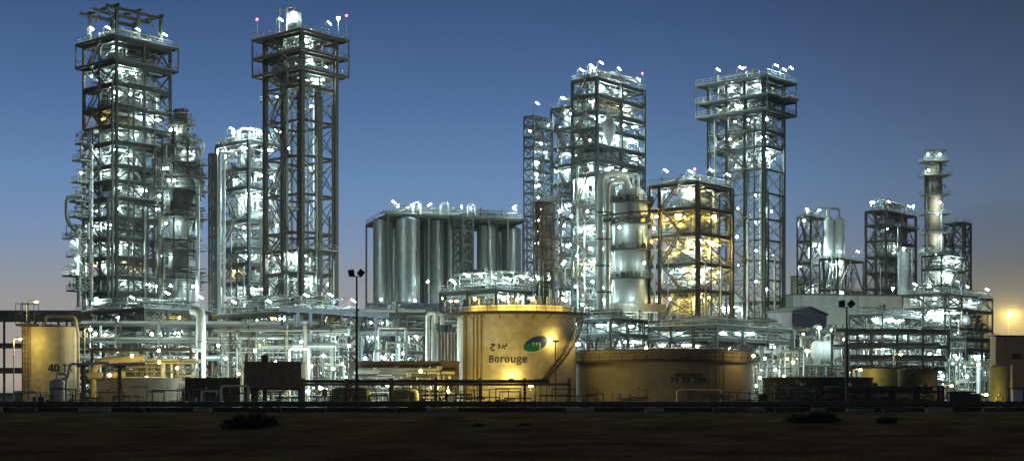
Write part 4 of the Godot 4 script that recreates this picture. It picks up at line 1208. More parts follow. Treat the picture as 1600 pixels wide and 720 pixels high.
func east_plant() -> void:
	# far structures at the east end
	steel_frame("process_tower", "far lattice tower with twin hopper silos attached", "tower", "the far lattice tower with hoppers", Vector3(100.07, 0, -470), 5.01, 9.05, [17.29, 25.84, 32.26, 38.03, 45.09, 52.36, 60.48], {"nu": 1, "nv": 1, "brace": "x", "pipes": 4, "small": 26, "vessels": 0, "lamps": 1.2, "energy": 44.0, "roof": 5, "roof_h": 3.0, "poles": 2, "col": 0.55})
	for q in [[Vector3(106.96, 0, -474), 1.73, "narrow hopper silo nearer the far lattice tower"], [Vector3(110.41, 0, -474), 1.83, "narrow hopper silo farther from the far lattice tower"]]:
		var t := thing("hopper_silo", q[2], "silo", q[0])
		var b := MB.new()
		var r: float = q[1]
		b.turned([Vector2(0.5, 39.84), Vector2(r, 46.74), Vector2(r, 59.68), Vector2(0.3, 60.98)], 24)
		put(t, "shell", b.mesh(), MAT.vessel)
		for j in 4:
			var p := Vector3(sin(j * TAU / 4 + 0.6), 0, cos(j * TAU / 4 + 0.6)) * r * 0.95
			member(t, "leg", p, p + Vector3.UP * 47.61, 0.5, 0.5, MAT.steel, BEAM)
		pipe(t, "vent_pipe", [Vector3(0, 60.98, 0), Vector3(0, 63.56, 0), Vector3(-4, 63.56, 0), Vector3(-4, 60.98, 0)], 0.35, MAT.galv, 1.0, 8)
	steel_frame("process_unit", "far railed deck under the twin hopper silos", "process unit", "the far hopper deck", Vector3(108.13, 0, -466), 6.54, 18.8, [19.28, 27.76, 35.82, 46.21], {"brace": "k", "pipes": 4, "small": 30, "vessels": 1, "lamps": 1.9, "energy": 44.0, "roof": 2, "roof_h": 2.0, "poles": 3, "col": 0.5})
	steel_frame("process_tower", "far dark process tower with hooped pipes on its roof", "tower", "the far hooped-pipe tower", Vector3(122.43, 0, -460), 6.99, 23.28, [16.97, 25.34, 31.62, 35.8, 41.04, 46.27, 51.5, 56.73, 61.34], {"nu": 2, "nv": 2, "brace": "m", "pipes": 9, "small": 50, "vessels": 2, "lamps": 0.6, "energy": 24.0, "warm": 0.3, "roof": 9, "roof_h": 4.5, "poles": 3, "col": 0.7, "mat": "steel_rust"})
	upright_drum(Vector3(126.06, 0, -452), 1.85, 47.15, "tall pale column vessel before the far dark tower", "", MAT.vessel, false, "column", "column_vessel")
	for q in [[Vector3(124.38, 47.37, -446), 20.0], [Vector3(128.57, 61.28, -450), 30.0], [Vector3(115.06, 62.51, -450), 20.0], [Vector3(120.94, 34.79, -446), 20.0]]:
		floodlight(q[0], PI, -0.5, q[1], false, "white floodlight on the far dark tower with hooped pipes", "white floodlights of the far dark tower", 1.2)
	# the far distillation column with platforms
	var at := Vector3(132.12, 0, -440)
	var t := thing("distillation_column", "far tall distillation column with ladders and small platforms", "column", at)
	var b := MB.new()
	b.lathe([Vector2(2.6, 0), Vector2(2.6, 64.38), Vector2(2.5, 72.78), Vector2(1.6, 74.39), Vector2(0.05, 74.99)], 24)
	put(t, "shell", b.mesh(), MAT.brown)
	rng.seed = 17
	var fine := MB.new()
	for y in [73.58, 69.18, 63.18, 57.17, 51.16, 45.16, 40.35, 35.15]:
		block(t, "platform", Vector3(rng.randf_range(-0.8, 1.4), y, 0.5), Vector3(8.0, 0.16, 7.0), MAT.deck)
		railing(t, rect(-4.0, 4.6, -3.0, 4.0, y + 0.1))
		fill_bay(t, fine, Vector3(-3.6, y, -3), Vector3(3.8, y + 4, 3.6), 3, 16)
	for q in [[Vector3(128.84, 75.35, -435), 8.0], [Vector3(132.6, 75.35, -435), 10.0], [Vector3(129.04, 70.4, -435), 8.0], [Vector3(132.6, 60.5, -435), 16.0], [Vector3(131.81, 56.94, -435), 8.0], [Vector3(132.6, 49.42, -435), 18.0], [Vector3(131.41, 44.28, -435), 18.0], [Vector3(134.18, 43.48, -435), 14.0], [Vector3(132.2, 37.55, -435), 34.0], [Vector3(136.56, 37.94, -435), 34.0], [Vector3(129.43, 34.78, -435), 30.0]]:
		bulb_lamp(q[0], q[1], false, "white lamp on a platform of the far distillation column", "white lamps of the far distillation column", 0.6, 0.245)
	member(t, "downcomer", Vector3(-2.9, 0, 1.5), Vector3(-2.9, 70.38, 1.5), 0.5, 0.5, MAT.dark_pipe, TUBE)
	member(t, "downcomer", Vector3(1.6, 0, 2.8), Vector3(1.6, 58.37, 2.8), 0.3, 0.3, MAT.clad, TUBE)
	stuff(t, "small_piping", fine, MAT.galv)
	steel_frame("braced_tower", "far dark braced tower beside the distillation column", "frame", "the far braced frame by the distillation column", Vector3(143.9, 0, -448), 5.92, 6.23, [16.59, 24.74, 32.89, 41.05, 48.79, 55.93], {"brace": "x", "brace_w": 0.35, "pipes": 2, "small": 10, "vessels": 0, "lamps": 0, "col": 0.6, "mat": "steel", "sparse": [3, 4]})
	steel_frame("process_unit", "far bright unit of decks clinging to the distillation column's east side", "process unit", "the far column-side unit", Vector3(130.85, 0, -428), 6.12, 17.7, [15.95, 23.74, 29.58, 34.45, 39.32, 43.6], {"nu": 1, "nv": 2, "brace": "m", "pipes": 8, "small": 60, "vessels": 2, "lamps": 3, "energy": 60.0, "roof": 3, "roof_h": 2.0, "col": 0.4})
	# bright unit round the column's foot
	steel_frame("process_unit", "dazzling low process unit at the foot of the distillation column", "process unit", "the dazzling unit at the column's foot", Vector3(106.42, 0, -345), 10.96, 30.51, [7.03, 12.52, 18.02, 22.72, 26.18], {"nu": 2, "nv": 3, "brace": "m", "pipes": 16, "small": 90, "vessels": 3, "lamps": 5.0, "energy": 51.0, "roof": 10, "roof_h": 3.0, "poles": 5, "col": 0.4})
	steel_frame("process_unit", "bright open pipe unit before the long grey warehouse", "process unit", "the unit before the warehouse", Vector3(87.08, 0, -330), 8.48, 21.46, [8.33, 14.33, 16.73, 20.34], {"nu": 2, "nv": 2, "brace": "d", "pipes": 16, "small": 90, "vessels": 3, "lamps": 4.3, "energy": 44.0, "roof": 8, "roof_h": 2.5, "col": 0.35})
	steel_frame("process_unit", "lit pipework unit beside the dark end building", "process unit", "the unit beside the end building", Vector3(80.76, 0, -250), 3.06, 15.05, [3.46, 6.87, 9.71, 11.65], {"nu": 2, "nv": 2, "brace": "", "pipes": 12, "small": 80, "vessels": 3, "lamps": 3.7, "energy": 31.0, "roof": 3, "col": 0.4})
	# long grey warehouse and the blue-grey gabled hall
	building("warehouse", "long plain grey warehouse wall behind the eastern units", Vector3(80.07, 0, -400), 19.8, 38.32, 29.62, MAT.wall, 0.14, 16)
	building("gabled_hall", "small blue-grey hall with a shallow dark roof", Vector3(57.66, 0, -290), 5.53, 15.4, 18.55, MAT.slate, GRID, 9, true)
	building("end_building", "tall dark brown panelled building at the east end", Vector3(70.51, 0, -205), 1.68, 16.09, 10.15, MAT.panel_brown, 0.105, 9)
	building("lit_building", "small pale building lit amber beyond the dazzling unit", Vector3(122.61, 0, -385), 5.84, 8.7, 28.24, MAT.cream, 0.1745, 5)
	for q in [[Vector3(125.73, 19.77, -376), 30.0], [Vector3(121.46, 21.14, -376), 24.0]]:
		floodlight(q[0], 0.1, 0.5, q[1], true, "amber floodlight shining on the small pale building", "amber floodlights on the small pale building", 3.0)
	# beige tank farm block and pale tall box behind the lattice tower
	building("pump_house", "pale tall box building behind the far lattice tower", Vector3(104.09, 0, -520), 2.82, 5.42, 44.43, MAT.cream, 0.14, 3)
	# the great sodium lamp beyond the end building, in the haze
	street_lamp(Vector3(197.96, 0, -560), 33.15, 0.0, 2600.0, "very bright sodium lamp on a tall pole beyond the dark building", "", 0.6)
	var mist := FogVolume.new()
	mist.name = "dust_haze"
	mist.shape = RenderingServer.FOG_VOLUME_SHAPE_ELLIPSOID
	mist.size = Vector3(120, 90, 120)
	mist.position = Vector3(198.73, 32.89, -560)
	var fm := FogMaterial.new()
	fm.density = 0.003
	fm.albedo = Color(0.95, 0.93, 0.9)
	mist.material = fm
	mist.set_meta("kind", "stuff")
	mist.set_meta("label", "dusty haze hanging round the very bright sodium lamp")
	add_child(mist)


# a plain building: wall panels, roof, door
func building(called: String, label: String, c: Vector3, a: float, b: float, h: float, mat: Material, turn: float, panels: int, gable := false) -> Node3D:
	var t := thing(called, label, "building", c, turn)
	var n2 := maxi(2, roundi(panels * a / maxf(b, 1.0)))
	for k in panels:
		block(t, "wall_panel", Vector3(b * (k + 0.5) / panels, h * 0.5, -0.15), Vector3(b / panels - 0.05, h, 0.3), mat)
		block(t, "wall_panel", Vector3(b * (k + 0.5) / panels, h * 0.5, -a + 0.15), Vector3(b / panels - 0.05, h, 0.3), mat)
	for k in n2:
		block(t, "wall_panel", Vector3(0.15, h * 0.5, -0.32 - (a - 0.64) * (k + 0.5) / n2), Vector3(0.3, h, (a - 0.64) / n2 - 0.04), mat)
		block(t, "wall_panel", Vector3(b - 0.15, h * 0.5, -0.32 - (a - 0.64) * (k + 0.5) / n2), Vector3(0.3, h, (a - 0.64) / n2 - 0.04), mat)
	if gable:
		for s in [0, 1]:
			var q := Basis(Vector3.BACK, 0.16 * (1 - 2 * s))
			put(t, "roof", BOX, MAT.steel_blue, Transform3D(q * Basis.from_scale(Vector3(b * 0.53, 0.25, a + 1.0)), Vector3(b * (0.25 + 0.5 * s), h + b * 0.04 + 0.1, -a * 0.5)))
		var g := MB.new()
		for z in [-0.15, -a + 0.15]:
			g.quad(Vector3(0, h, z), Vector3(b, h, z), Vector3(b * 0.5, h + b * 0.08, z), Vector3(b * 0.5, h + b * 0.08, z), Vector3(0, 0, 1))
		put(t, "gable", g.mesh(), mat)
	else:
		block(t, "roof", Vector3(b * 0.5, h + 0.12, -a * 0.5), Vector3(b + 0.4, 0.24, a + 0.4), MAT.steel)
	var door := block(t, "door", Vector3(b * 0.3, 1.2, 0.03), Vector3(1.4, 2.4, 0.06), MAT.steel_blue)
	put(door, "handle", BOX, MAT.galv, Transform3D(Basis.from_scale(Vector3(0.04, 0.08, 1.5)), Vector3(0.35, 0.0, 0.8)))
	for k in panels * 2 + 1:
		block(t, "rib", Vector3(clampf(b * k / (panels * 2.0), 0.1, b - 0.1), h * 0.5, 0.06), Vector3(0.16, h - 0.1, 0.14), mat)
	block(t, "gutter", Vector3(b * 0.5, h - 0.15, 0.2), Vector3(b, 0.22, 0.2), MAT.galv)
	for k in 3:
		block(t, "vent", Vector3(b * (0.2 + 0.3 * k), h * 0.72, 0.16), Vector3(1.3, 0.8, 0.1), MAT.steel)
		block(t, "downpipe", Vector3(b * (0.06 + 0.44 * k), h * 0.5, 0.28), Vector3(0.14, h - 0.3, 0.14), MAT.galv)
	return t


func tanks() -> void:
	# ---- the lettered tank
	var r := 9.1
	var h := 13.94
	var at := Vector3(0.68, 0, -215)
	var t := storage_tank("lettered_tank", "large cream storage tank lettered in Arabic and Latin with an oval emblem", at, r, h, MAT.cream, {"courses": 7, "dome": 0.12})
	# walkway, brackets, railing panels
	var b := MB.new()
	b.turned([Vector2(r, h - 0.4), Vector2(r + 2.2, h - 0.4), Vector2(r + 2.2, h - 0.2), Vector2(r, h - 0.2)], 72)
	put(t, "walkway", b.mesh(), MAT.steel_rust)
	ring_rail(t, r + 2.1, h - 0.2, 24)
	b = MB.new()
	b.turned([Vector2(r - 0.35, h), Vector2(r - 0.35, h + 0.95), Vector2(r - 0.5, h + 0.95)], 72)
	put(t, "roof_curb", b.mesh(), MAT.cream)
	for k in 24:
		var a := TAU * k / 24.0
		var d := Vector3(sin(a), 0, cos(a))
		member(t, "bracket", d * (r + 0.02) + Vector3(0, h - 1.0, 0), d * (r + 1.2) + Vector3(0, h - 0.45, 0), 0.08, 0.08, MAT.steel_rust)
	# conduits down the shell
	for q in [-0.98, -0.76, -0.68, -0.6]:
		var d := Vector3(sin(q), 0, cos(q))
		member(t, "conduit", d * (r + 0.2) + Vector3(0, 0.3, 0), d * (r + 0.2) + Vector3(0, h - 0.45, 0), 0.13 if q > -0.9 else 0.3, 0.13 if q > -0.9 else 0.3, MAT.tan, TUBE)
	# spiral stair from the east foot up to the walkway
	var steps := 46
	for k in steps:
		var a := lerpf(0.42, 1.45, float(k) / steps)
		var y := lerpf(4.38 - 0.4, h - 0.4, float(k) / steps)
		put(t, "stair_tread", BOX, MAT.steel_rust, Transform3D(Basis(Vector3.UP, a) * Basis.from_scale(Vector3(0.36, 0.06, 1.0)), Vector3(sin(a) * (r + 0.6), y, cos(a) * (r + 0.6))))
	for rr in [r + 0.12, r + 1.12]:
		var pts := []
		var hand := []
		for k in 24:
			var a := lerpf(0.42, 1.45, k / 23.0)
			var y := lerpf(4.38 - 0.4, h - 0.4, k / 23.0)
			pts.append(Vector3(sin(a) * rr, y - 0.12, cos(a) * rr))
			hand.append(Vector3(sin(a) * rr, y + 1.0, cos(a) * rr))
		b = MB.new()
		for k in 23:
			b.bar(pts[k], pts[k + 1], 0.06, 0.32)
		put(t, "stringer", b.mesh(), MAT.steel_rust)
		if rr > r + 1:
			b = MB.new()
			for k in 23:
				b.bar(hand[k], hand[k + 1], 0.06, 0.06)
				b.bar(hand[k] - Vector3(0, 0.5, 0), hand[k + 1] - Vector3(0, 0.5, 0), 0.05, 0.05)
				if k % 2 == 0:
					b.bar(pts[k], hand[k], 0.06, 0.06)
			put(t, "handrail", b.mesh(), MAT.steel_rust)
	var foot := Vector3(sin(0.38) * (r + 0.6), 4.38 - 0.45, cos(0.38) * (r + 0.6))
	block(t, "stair_landing", foot, Vector3(2.0, 0.12, 1.2), MAT.steel_rust, 0.38)
	for e in [-0.8, 0.8]:
		member(t, "landing_leg", Vector3(foot.x + e, 0, foot.z + 0.3), Vector3(foot.x + e, foot.y, foot.z + 0.3), 0.12, 0.12, MAT.steel_rust)
	# roof fittings
	rng.seed = 33
	var fine := MB.new()
	for k in 40:
		var a := rng.randf_range(-2.2, 2.2)
		var p := Vector3(sin(a), 0, cos(a)) * rng.randf_range(r * 0.5, r - 1.0) + Vector3(0, h + 0.6, 0)
		fine.tube(p, p + Vector3(0, rng.randf_range(0.8, 2.0), 0), rng.randf_range(0.05, 0.16), 6)
	stuff(t, "roof_fittings", fine, MAT.galv)
	# lettering
	var face := -0.10
	var px := 0.09
	var f := text_mesh("Borouge", 1.48)
	put(t, "lettering", bend(f, r + 0.02, face - 5.0 * px / r, 6.68 + 0.25), MAT.ink)
	arabic(t, r + 0.02, face - 21.0 * px / r, 8.79, px)
	emblem(t, r, face + 43.0 * px / r, 9.07, px)
	# lamps on its roof and at its foot
	for q in [Vector3(-5.49, 15.85, -208), Vector3(-1.21, 15.67, -205.2), Vector3(2.99, 15.67, -205.2), Vector3(7.57, 15.85, -208)]:
		bulb_lamp(q, 13.0, true, "amber lamp over the roof edge of the lettered tank", "amber lamps over the lettered tank's roof", 0.3, 0.24)
	for q in [Vector3(-10.32, 0, -216), Vector3(-9.43, 0, -216)]:
		street_lamp(q + Vector3(0, h - 0.2, 0), 2.36, 0.1, 8.0, "small bent-neck sodium lamp on the lettered tank's walkway", "bent-neck lamps on the lettered tank's walkway", 0.5)
	floodlight(Vector3(-0.09, 3.9, -204.6), 0.0, 0.9, 7.0, true, "amber floodlight on the ground shining up the lettered tank", "", 0.6)
	floodlight(Vector3(2.6, 3.04, -197), PI + 0.2, 0.3, 12.0, true, "amber floodlight by the foot of the lettered tank's stair", "", 0.6)
	floodlight(Vector3(-8.13, 2.67, -190), -0.5, 0.35, 82.0, true, "amber floodlight behind the pipe rack facing the lettered tank", "", 0.6)
	floodlight(Vector3(-11.77, 2.68, -199), -1.0, 0.4, 16.0, true, "amber floodlight beside the tubes facing the lettered tank's west side", "", 0.6)
	# T-headed lamp post facing the shell
	var l := thing("lamp_post", "thin post with a flat dark head lighting the lettered tank's shell", "lamp post", Vector3(6.39, 0, -206.4))
	member(l, "pole", Vector3.ZERO, Vector3(0, 9.55, 0), 0.1, 0.1, MAT.steel, TUBE)
	block(l, "lamp_head", Vector3(0, 9.55, 0.05), Vector3(0.95, 0.3, 0.3), MAT.black_fixture)
	block(l, "lamp_glass", Vector3(0, 9.55, -0.13), Vector3(0.8, 0.22, 0.03), MAT.glow_warm)
	omni(l, Vector3(-0.2, 9.74, -0.5), 8.0, true, 0.2)

	# ---- tank 40 TK at the west
	r = 3.69
	h = 11.42
	t = storage_tank("numbered_tank", "cream upright tank marked 40 TK at the west end", Vector3(-66.68, 0, -203), r, h, MAT.cream, {"courses": 6, "dome": 0.12})
	put(t, "lettering", bend(text_mesh("40 TK", 1.5), r + 0.02, 0.72, 5.5), MAT.ink)
	ring_rail(t, r - 0.1, h, 10)
	var cage := MB.new()
	for q in [-0.75, -0.45]:
		var d := Vector3(sin(q), 0, cos(q)) * (r + 0.7)
		cage.bar(d + Vector3(0, 1, 0), d + Vector3(0, h + 3.4, 0), 0.12, 0.12)
	for k in 20:
		var y := 1.0 + k * (h + 1.6) / 20
		cage.bar(Vector3(sin(-0.75), 0, cos(-0.75)) * (r + 0.7) + Vector3(0, y, 0), Vector3(sin(-0.45), 0, cos(-0.45)) * (r + 0.7) + Vector3(0, y, 0), 0.06, 0.06)
	put(t, "ladder", cage.mesh(), MAT.steel_rust)
	var d40 := Vector3(sin(-0.6), 0, cos(-0.6)) * (r + 0.3)
	block(t, "top_landing", d40 + Vector3(0, h + 0.1, 0), Vector3(2.6, 0.14, 2.0), MAT.steel_rust)
	railing(t, rect(d40.x - 1.3, d40.x + 1.3, d40.z - 1.0, d40.z + 1.0, h + 0.18), true, 3.0, "guard_cage", MAT.steel_rust)
	pipe(t, "top_pipe", [Vector3(-0.8, h + 0.3, 0), Vector3(-0.8, h + 1.7, 0), Vector3(3.6, h + 1.6, 0.4), Vector3(r + 0.4, h - 1.0, 0.4), Vector3(r + 0.4, 1.0, 0.4)], 0.22, MAT.cream, 0.6, 10)
	for k in 3:
		member(t, "conduit", Vector3(sin(-0.95 - k * 0.1), 0, cos(-0.95 - k * 0.1)) * (r + 0.18), Vector3(sin(-0.95 - k * 0.1), 0, cos(-0.95 - k * 0.1)) * (r + 0.18) + Vector3(0, h - 0.4, 0), 0.1, 0.1, MAT.cream, TUBE)
	street_lamp(Vector3(-73.3, 0, -212), 15.73, 0.0, 10.0, "tall sodium lamp rising behind the 40 TK tank", "")
	street_lamp(Vector3(-69.55, 0, -196), 9.54, 0.0, 17.0, "sodium lamp on a bent pole west of the 40 TK tank", "", 0.5)
	street_lamp(Vector3(-60.87, 0, -200), 11.06, 0.0, 7.0, "sodium lamp just east of the 40 TK tank", "", 0.4)
	# ---- tank 71 TK 239
	r = 14.14
	h = 8.32
	at = Vector3(23.84, 0, -222)
	t = storage_tank("low_tank", "wide low tan tank marked 71 TK 239 with a railed rim", at, r, h, MAT.tan, {"courses": 4, "dome": 0.05})
	b = MB.new()
	b.turned([Vector2(r, h - 1.75), Vector2(r + 1.0, h - 1.75), Vector2(r + 1.0, h - 1.6), Vector2(r, h - 1.6)], 72)
	put(t, "walkway", b.mesh(), MAT.steel)
	ring_rail(t, r + 0.95, h - 1.6, 24, 1.15)
	ring_rail(t, r - 0.1, h, 24, 1.0)
	put(t, "lettering", bend(text_mesh("71 TK 239", 1.25), r + 0.02, 0.16, 3.82), MAT.ink)
	put(t, "lettering", bend(text_mesh("WASTE WATER", 0.62), r + 0.02, 0.16, 4.57), MAT.ink)
	for q in [0.5, 0.56]:
		member(t, "ladder_rail", Vector3(sin(q), 0, cos(q)) * (r + 0.5), Vector3(sin(q), 0, cos(q)) * (r + 0.5) + Vector3(0, h + 1.4, 0), 0.12, 0.12, MAT.brown)
	for k in 16:
		member(t, "rung", Vector3(sin(0.5), 0, cos(0.5)) * (r + 0.5) + Vector3(0, 0.4 + k * 0.5, 0), Vector3(sin(0.56), 0, cos(0.56)) * (r + 0.5) + Vector3(0, 0.4 + k * 0.5, 0), 0.06, 0.06, MAT.brown)
	pipe(t, "shell_pipe", [Vector3(0.5, 0.2, r + 0.8), Vector3(0.5, 2.41, r + 0.8), Vector3(7.0, 2.41, r + 0.6), Vector3(7.0, 0.2, r + 0.6)], 0.14, MAT.cream, 0.4, 8)
	for q in [[Vector3(9.75, 9.2, -210), 5.0], [Vector3(20.06, 8.63, -210), 1.5], [Vector3(27.71, 8.91, -210), 1.5], [Vector3(36.11, 7.48, -210), 5.0]]:
		bulb_lamp(q[0], q[1], true, "amber lamp along the rim of the wide low tank", "amber lamps along the low tank's rim", 0.3)
	# ---- lesser tanks
	r = 5.98
	t = storage_tank("tan_basin", "low open tan tank beside the dark bund wall", Vector3(-56.52, 0, -212), r, 4.19, MAT.tan, {"courses": 2, "dome": 0.03})
	r = 7.64
	t = storage_tank("dark_basin", "broad low dark tank at the east, unlit", Vector3(43.49, 0, -200), r, 4.15, MAT.bund, {"courses": 2, "dome": 0.03})
	r = 3.52
	t = storage_tank("green_basin", "low olive tank lit by amber lamp behind the broad dark tank", Vector3(56.54, 0, -215), r, 5.6, MAT.green, {"courses": 3, "dome": 0.04})
	ring_rail(t, r, 5.6, 10)
	r = 2.8
	t = storage_tank("small_dark_basin", "low dark tank next to the olive tank", Vector3(59.22, 0, -205), r, 5.26, MAT.bund, {"courses": 3, "dome": 0.04})
	ring_rail(t, r, 5.26, 10)
	r = 1.21
	t = storage_tank("olive_tank", "slim upright olive tank before the dark end building", Vector3(65.87, 0, -190), r, 5.6, MAT.green, {"courses": 4, "dome": 0.15})
	pipe(t, "side_pipe", [Vector3(r + 0.4, 0.2, 0.3), Vector3(r + 0.4, 5.78, 0.3)], 0.14, MAT.white_pipe, 0.3, 8)
	for q in [[Vector3(51.02, 0, -210), 5.47, 6.0, "amber lamp between the olive tank and the broad dark tank"], [Vector3(57.58, 0, -212), 7.82, 3.0, "amber lamp on a short post above the small dark tank"], [Vector3(61.03, 0, -184), 1.82, 18.0, "amber lamp at the foot of the slim olive tank"], [Vector3(61.51, 0, -200), 3.05, 4.0, "amber lamp among pipes east of the small dark tank"], [Vector3(45.86, 0, -240), 7.78, 12.0, "amber lamp beside the white horizontal tank's platform"]]:
		street_lamp(q[0], q[1], 0.0, q[2], q[3], "", 0.7)


func arabic(t: Node3D, r: float, face: float, y: float, px: float) -> void:
	# the word in Arabic script, drawn as brush strokes; each list is (x, y) in the lettering's own units
	var s := px * 1.02
	var strokes := [
		[[Vector2(14, 4.5), Vector2(14.2, 1.2), Vector2(12.8, 0), Vector2(10.2, 0), Vector2(8.6, 0.2)], 1.15],
		[[Vector2(8.6, 2.4), Vector2(8.8, -0.4), Vector2(7.2, -2.8), Vector2(5.2, -3.4)], 1.05],
		[[Vector2(2.6, 0.4), Vector2(1.2, 0.8), Vector2(0.9, 2.2), Vector2(2.0, 2.9), Vector2(3.0, 2.0), Vector2(2.9, -0.6), Vector2(1.4, -2.9), Vector2(-0.6, -3.4)], 1.05],
		[[Vector2(-12.0, 3.0), Vector2(-10.2, 3.9), Vector2(-7.6, 2.9), Vector2(-4.2, 2.3), Vector2(-8.0, 1.4), Vector2(-11.4, -0.9), Vector2(-12.6, -3.4), Vector2(-11.4, -5.6), Vector2(-8.6, -6.2), Vector2(-5.0, -5.2)], 1.2]]
	for q in strokes:
		var pts: Array = q[0].map(func(p): return p * s)
		put(t, "lettering", bend(plate(stroke(pts, q[1] * s), 0.0), r, face, y), MAT.ink)
	for p in [Vector2(11.6, -3.6), Vector2(-8.6, -2.6)]:
		put(t, "lettering", bend(plate(ellipse(p.x * s, p.y * s, 1.3 * s, 1.3 * s, 0.0, 10), 0.0), r, face, y), MAT.ink)


func emblem(t: Node3D, r: float, face: float, y: float, px: float) -> void:
	var tilt := 0.33
	var rx := 23.0 * px
	var ry := 12.6 * px
	var blue := ellipse(0, 0, rx, ry, tilt)
	put(t, "emblem_blue", bend(plate(blue, 0.0), r + 0.015, face, y), MAT.logo_blue)
	# pale crescent along the lower edge
	var crescent := Geometry2D.clip_polygons(ellipse(0.2 * px, -0.6 * px, rx * 0.985, ry * 0.95, tilt), ellipse(-1.2 * px, 1.0 * px, rx * 0.96, ry * 0.93, tilt))
	for c in crescent:
		put(t, "emblem_crescent", bend(plate(c, 0.0), r + 0.03, face, y), MAT.logo_white)
	# green field cut off by a stepped skyline
	var step := PackedVector2Array([Vector2(-24, -16), Vector2(6.5, -16), Vector2(6.5, 2.0), Vector2(3.5, 2.2), Vector2(-1.5, 2.2), Vector2(-6.5, 2.2), Vector2(-12, 1.8), Vector2(-24, -0.5)])
	for k in step.size():
		step[k] *= px
	for c in Geometry2D.intersect_polygons(ellipse(-0.6 * px, 0.8 * px, rx * 0.955, ry * 0.92, tilt), step):
		put(t, "emblem_green", bend(plate(c, 0.0), r + 0.03, face, y), MAT.logo_green)
	# three pale towers
	for q in [[6.5, 1.1, -8.0, 3.2], [0.8, 0.9, -2.0, 3.2], [-5.2, 0.9, -1.6, 3.2]]:
		var w: float = q[1]
		var bar := PackedVector2Array([Vector2(q[0] - w, q[2]), Vector2(q[0] + w, q[2]), Vector2(q[0] + w, q[3]), Vector2(q[0] - w * 2.6, q[3]), Vector2(q[0] - w * 2.6, q[3] - 1.2), Vector2(q[0] - w, q[3] - 1.2)])
		for k in bar.size():
			bar[k] *= px
		put(t, "emblem_tower", bend(plate(bar, 0.0), r + 0.045, face, y), MAT.logo_white)


# a pipe rack: trestles carrying layers of pipes, running along local x
func pipe_rack(label: String, at: Vector3, turn: float, l: float, depth: float, layers: Array, n: int, o := {}) -> Node3D:
	rng.seed = hash(label)
	var t := thing("pipe_rack", label, "pipe rack", at, turn)
	var m: Material = MAT[o.get("mat", "steel")]
	var top: float = layers[layers.size() - 1] + 0.6
	var bays := maxi(1, roundi(l / o.get("bay", 6.0)))
	for k in bays + 1:
		for z in [0.0, -depth]:
			member(t, "post", Vector3(l * k / bays, 0, z), Vector3(l * k / bays, top, z), 0.35, 0.35, m, BEAM)
		for y in layers:
			member(t, "cross_beam", Vector3(l * k / bays, y - 0.2, 0), Vector3(l * k / bays, y - 0.2, -depth), 0.25, 0.35, m, BEAM)
	for y in layers:
		for z in [0.0, -depth]:
			member(t, "long_beam", Vector3(0, y - 0.2, z), Vector3(l, y - 0.2, z), 0.2, 0.32, m, BEAM)
		for k in n:
			var r: float = [0.1, 0.14, 0.2, 0.26, 0.34][rng.randi_range(0, 4)]
			var z := -depth * (k + 0.5) / n
			var x0 := rng.randf_range(-0.5, l * 0.1)
			var x1 := l - rng.randf_range(-0.5, l * 0.1)
			var pm: Material = pipe_mats[rng.randi_range(0, 7)] if not o.has("pipe_mat") else MAT[o.pipe_mat]
			if rng.randf() < 0.3:
				pipe(t, "pipe", [Vector3(x0, 0.2, z), Vector3(x0, y + r, z), Vector3(x1, y + r, z)], r, pm)
			else:
				member(t, "pipe", Vector3(x0, y + r, z), Vector3(x1, y + r, z), r, r, pm, TUBE)
	return t


func pipe_racks() -> void:
	pipe_rack("far west pipe rack of dark pipes behind the 40 TK tank", Vector3(-102.51, 0, -262), 0.0, 23.84, 5.0, [5.9, 10.66, 15.67, 16.62], 4, {"pipe_mat": "dark_pipe"})
	pipe_rack("long upper pipe rack running before the low units", Vector3(-75.12, 0, -240), 0.06, 43.68, 4.0, [7.78, 10.84, 13.78], 5, {"bay": 7.5})
	pipe_rack("steel-blue pipe rack before the compact unit", Vector3(-38.65, 0, -236), -0.04, 25.77, 4.0, [11.98, 15.42], 5, {"bay": 6.5, "mat": "steel_blue"})
	pipe_rack("dark multi-layer pipe rack before the eastern units", Vector3(57, 0, -240), 0.16, 18.78, 6.0, [3.96, 5.92, 7.78, 9.85, 12.37], 6, {"bay": 5.0, "pipe_mat": "dark_pipe"})
	pipe_rack("low dark pipe rack along the foot of the lettered tank", Vector3(-27.02, 0, -180), 0.0, 34.39, 2.0, [3.3], 3, {"bay": 6.2, "pipe_mat": "dark_pipe", "mat": "brown"})
	pipe_rack("short dark pipe rack before the broad dark tank", Vector3(37.87, 0, -172), 0.0, 14.87, 1.6, [2.32], 3, {"bay": 3.2, "mat": "bund", "pipe_mat": "dark_pipe"})
	for q in [Vector3(-69.79, 9.19, -236), Vector3(-60.56, 11.77, -236), Vector3(-49.39, 9.84, -236), Vector3(-41.87, 10.69, -236), Vector3(-34.36, 8.12, -236), Vector3(-28.99, 11.98, -236), Vector3(-19.33, 9.84, -236), Vector3(-16.11, 7.04, -236), Vector3(-21.47, 7.69, -236), Vector3(-53.69, 7.69, -236), Vector3(-46.17, 6.08, -236), Vector3(-38.65, 5, -236), Vector3(-32.21, 4.47, -236), Vector3(-26.31, 5, -236)]:
		bulb_lamp(q, 34.0, false, "white lamp hanging along the long pipe racks", "white lamps along the long pipe racks", 0.5)
	for q in [Vector3(64.91, 9.59, -246), Vector3(70.51, 7.92, -246), Vector3(74.76, 9.26, -246), Vector3(67.15, 6.24, -246), Vector3(74.99, 5.68, -246), Vector3(61.56, 7.92, -246)]:
		bulb_lamp(q, 9.0, false, "white lamp behind the dark multi-layer pipe rack", "white lamps behind the dark pipe rack", 0.5)


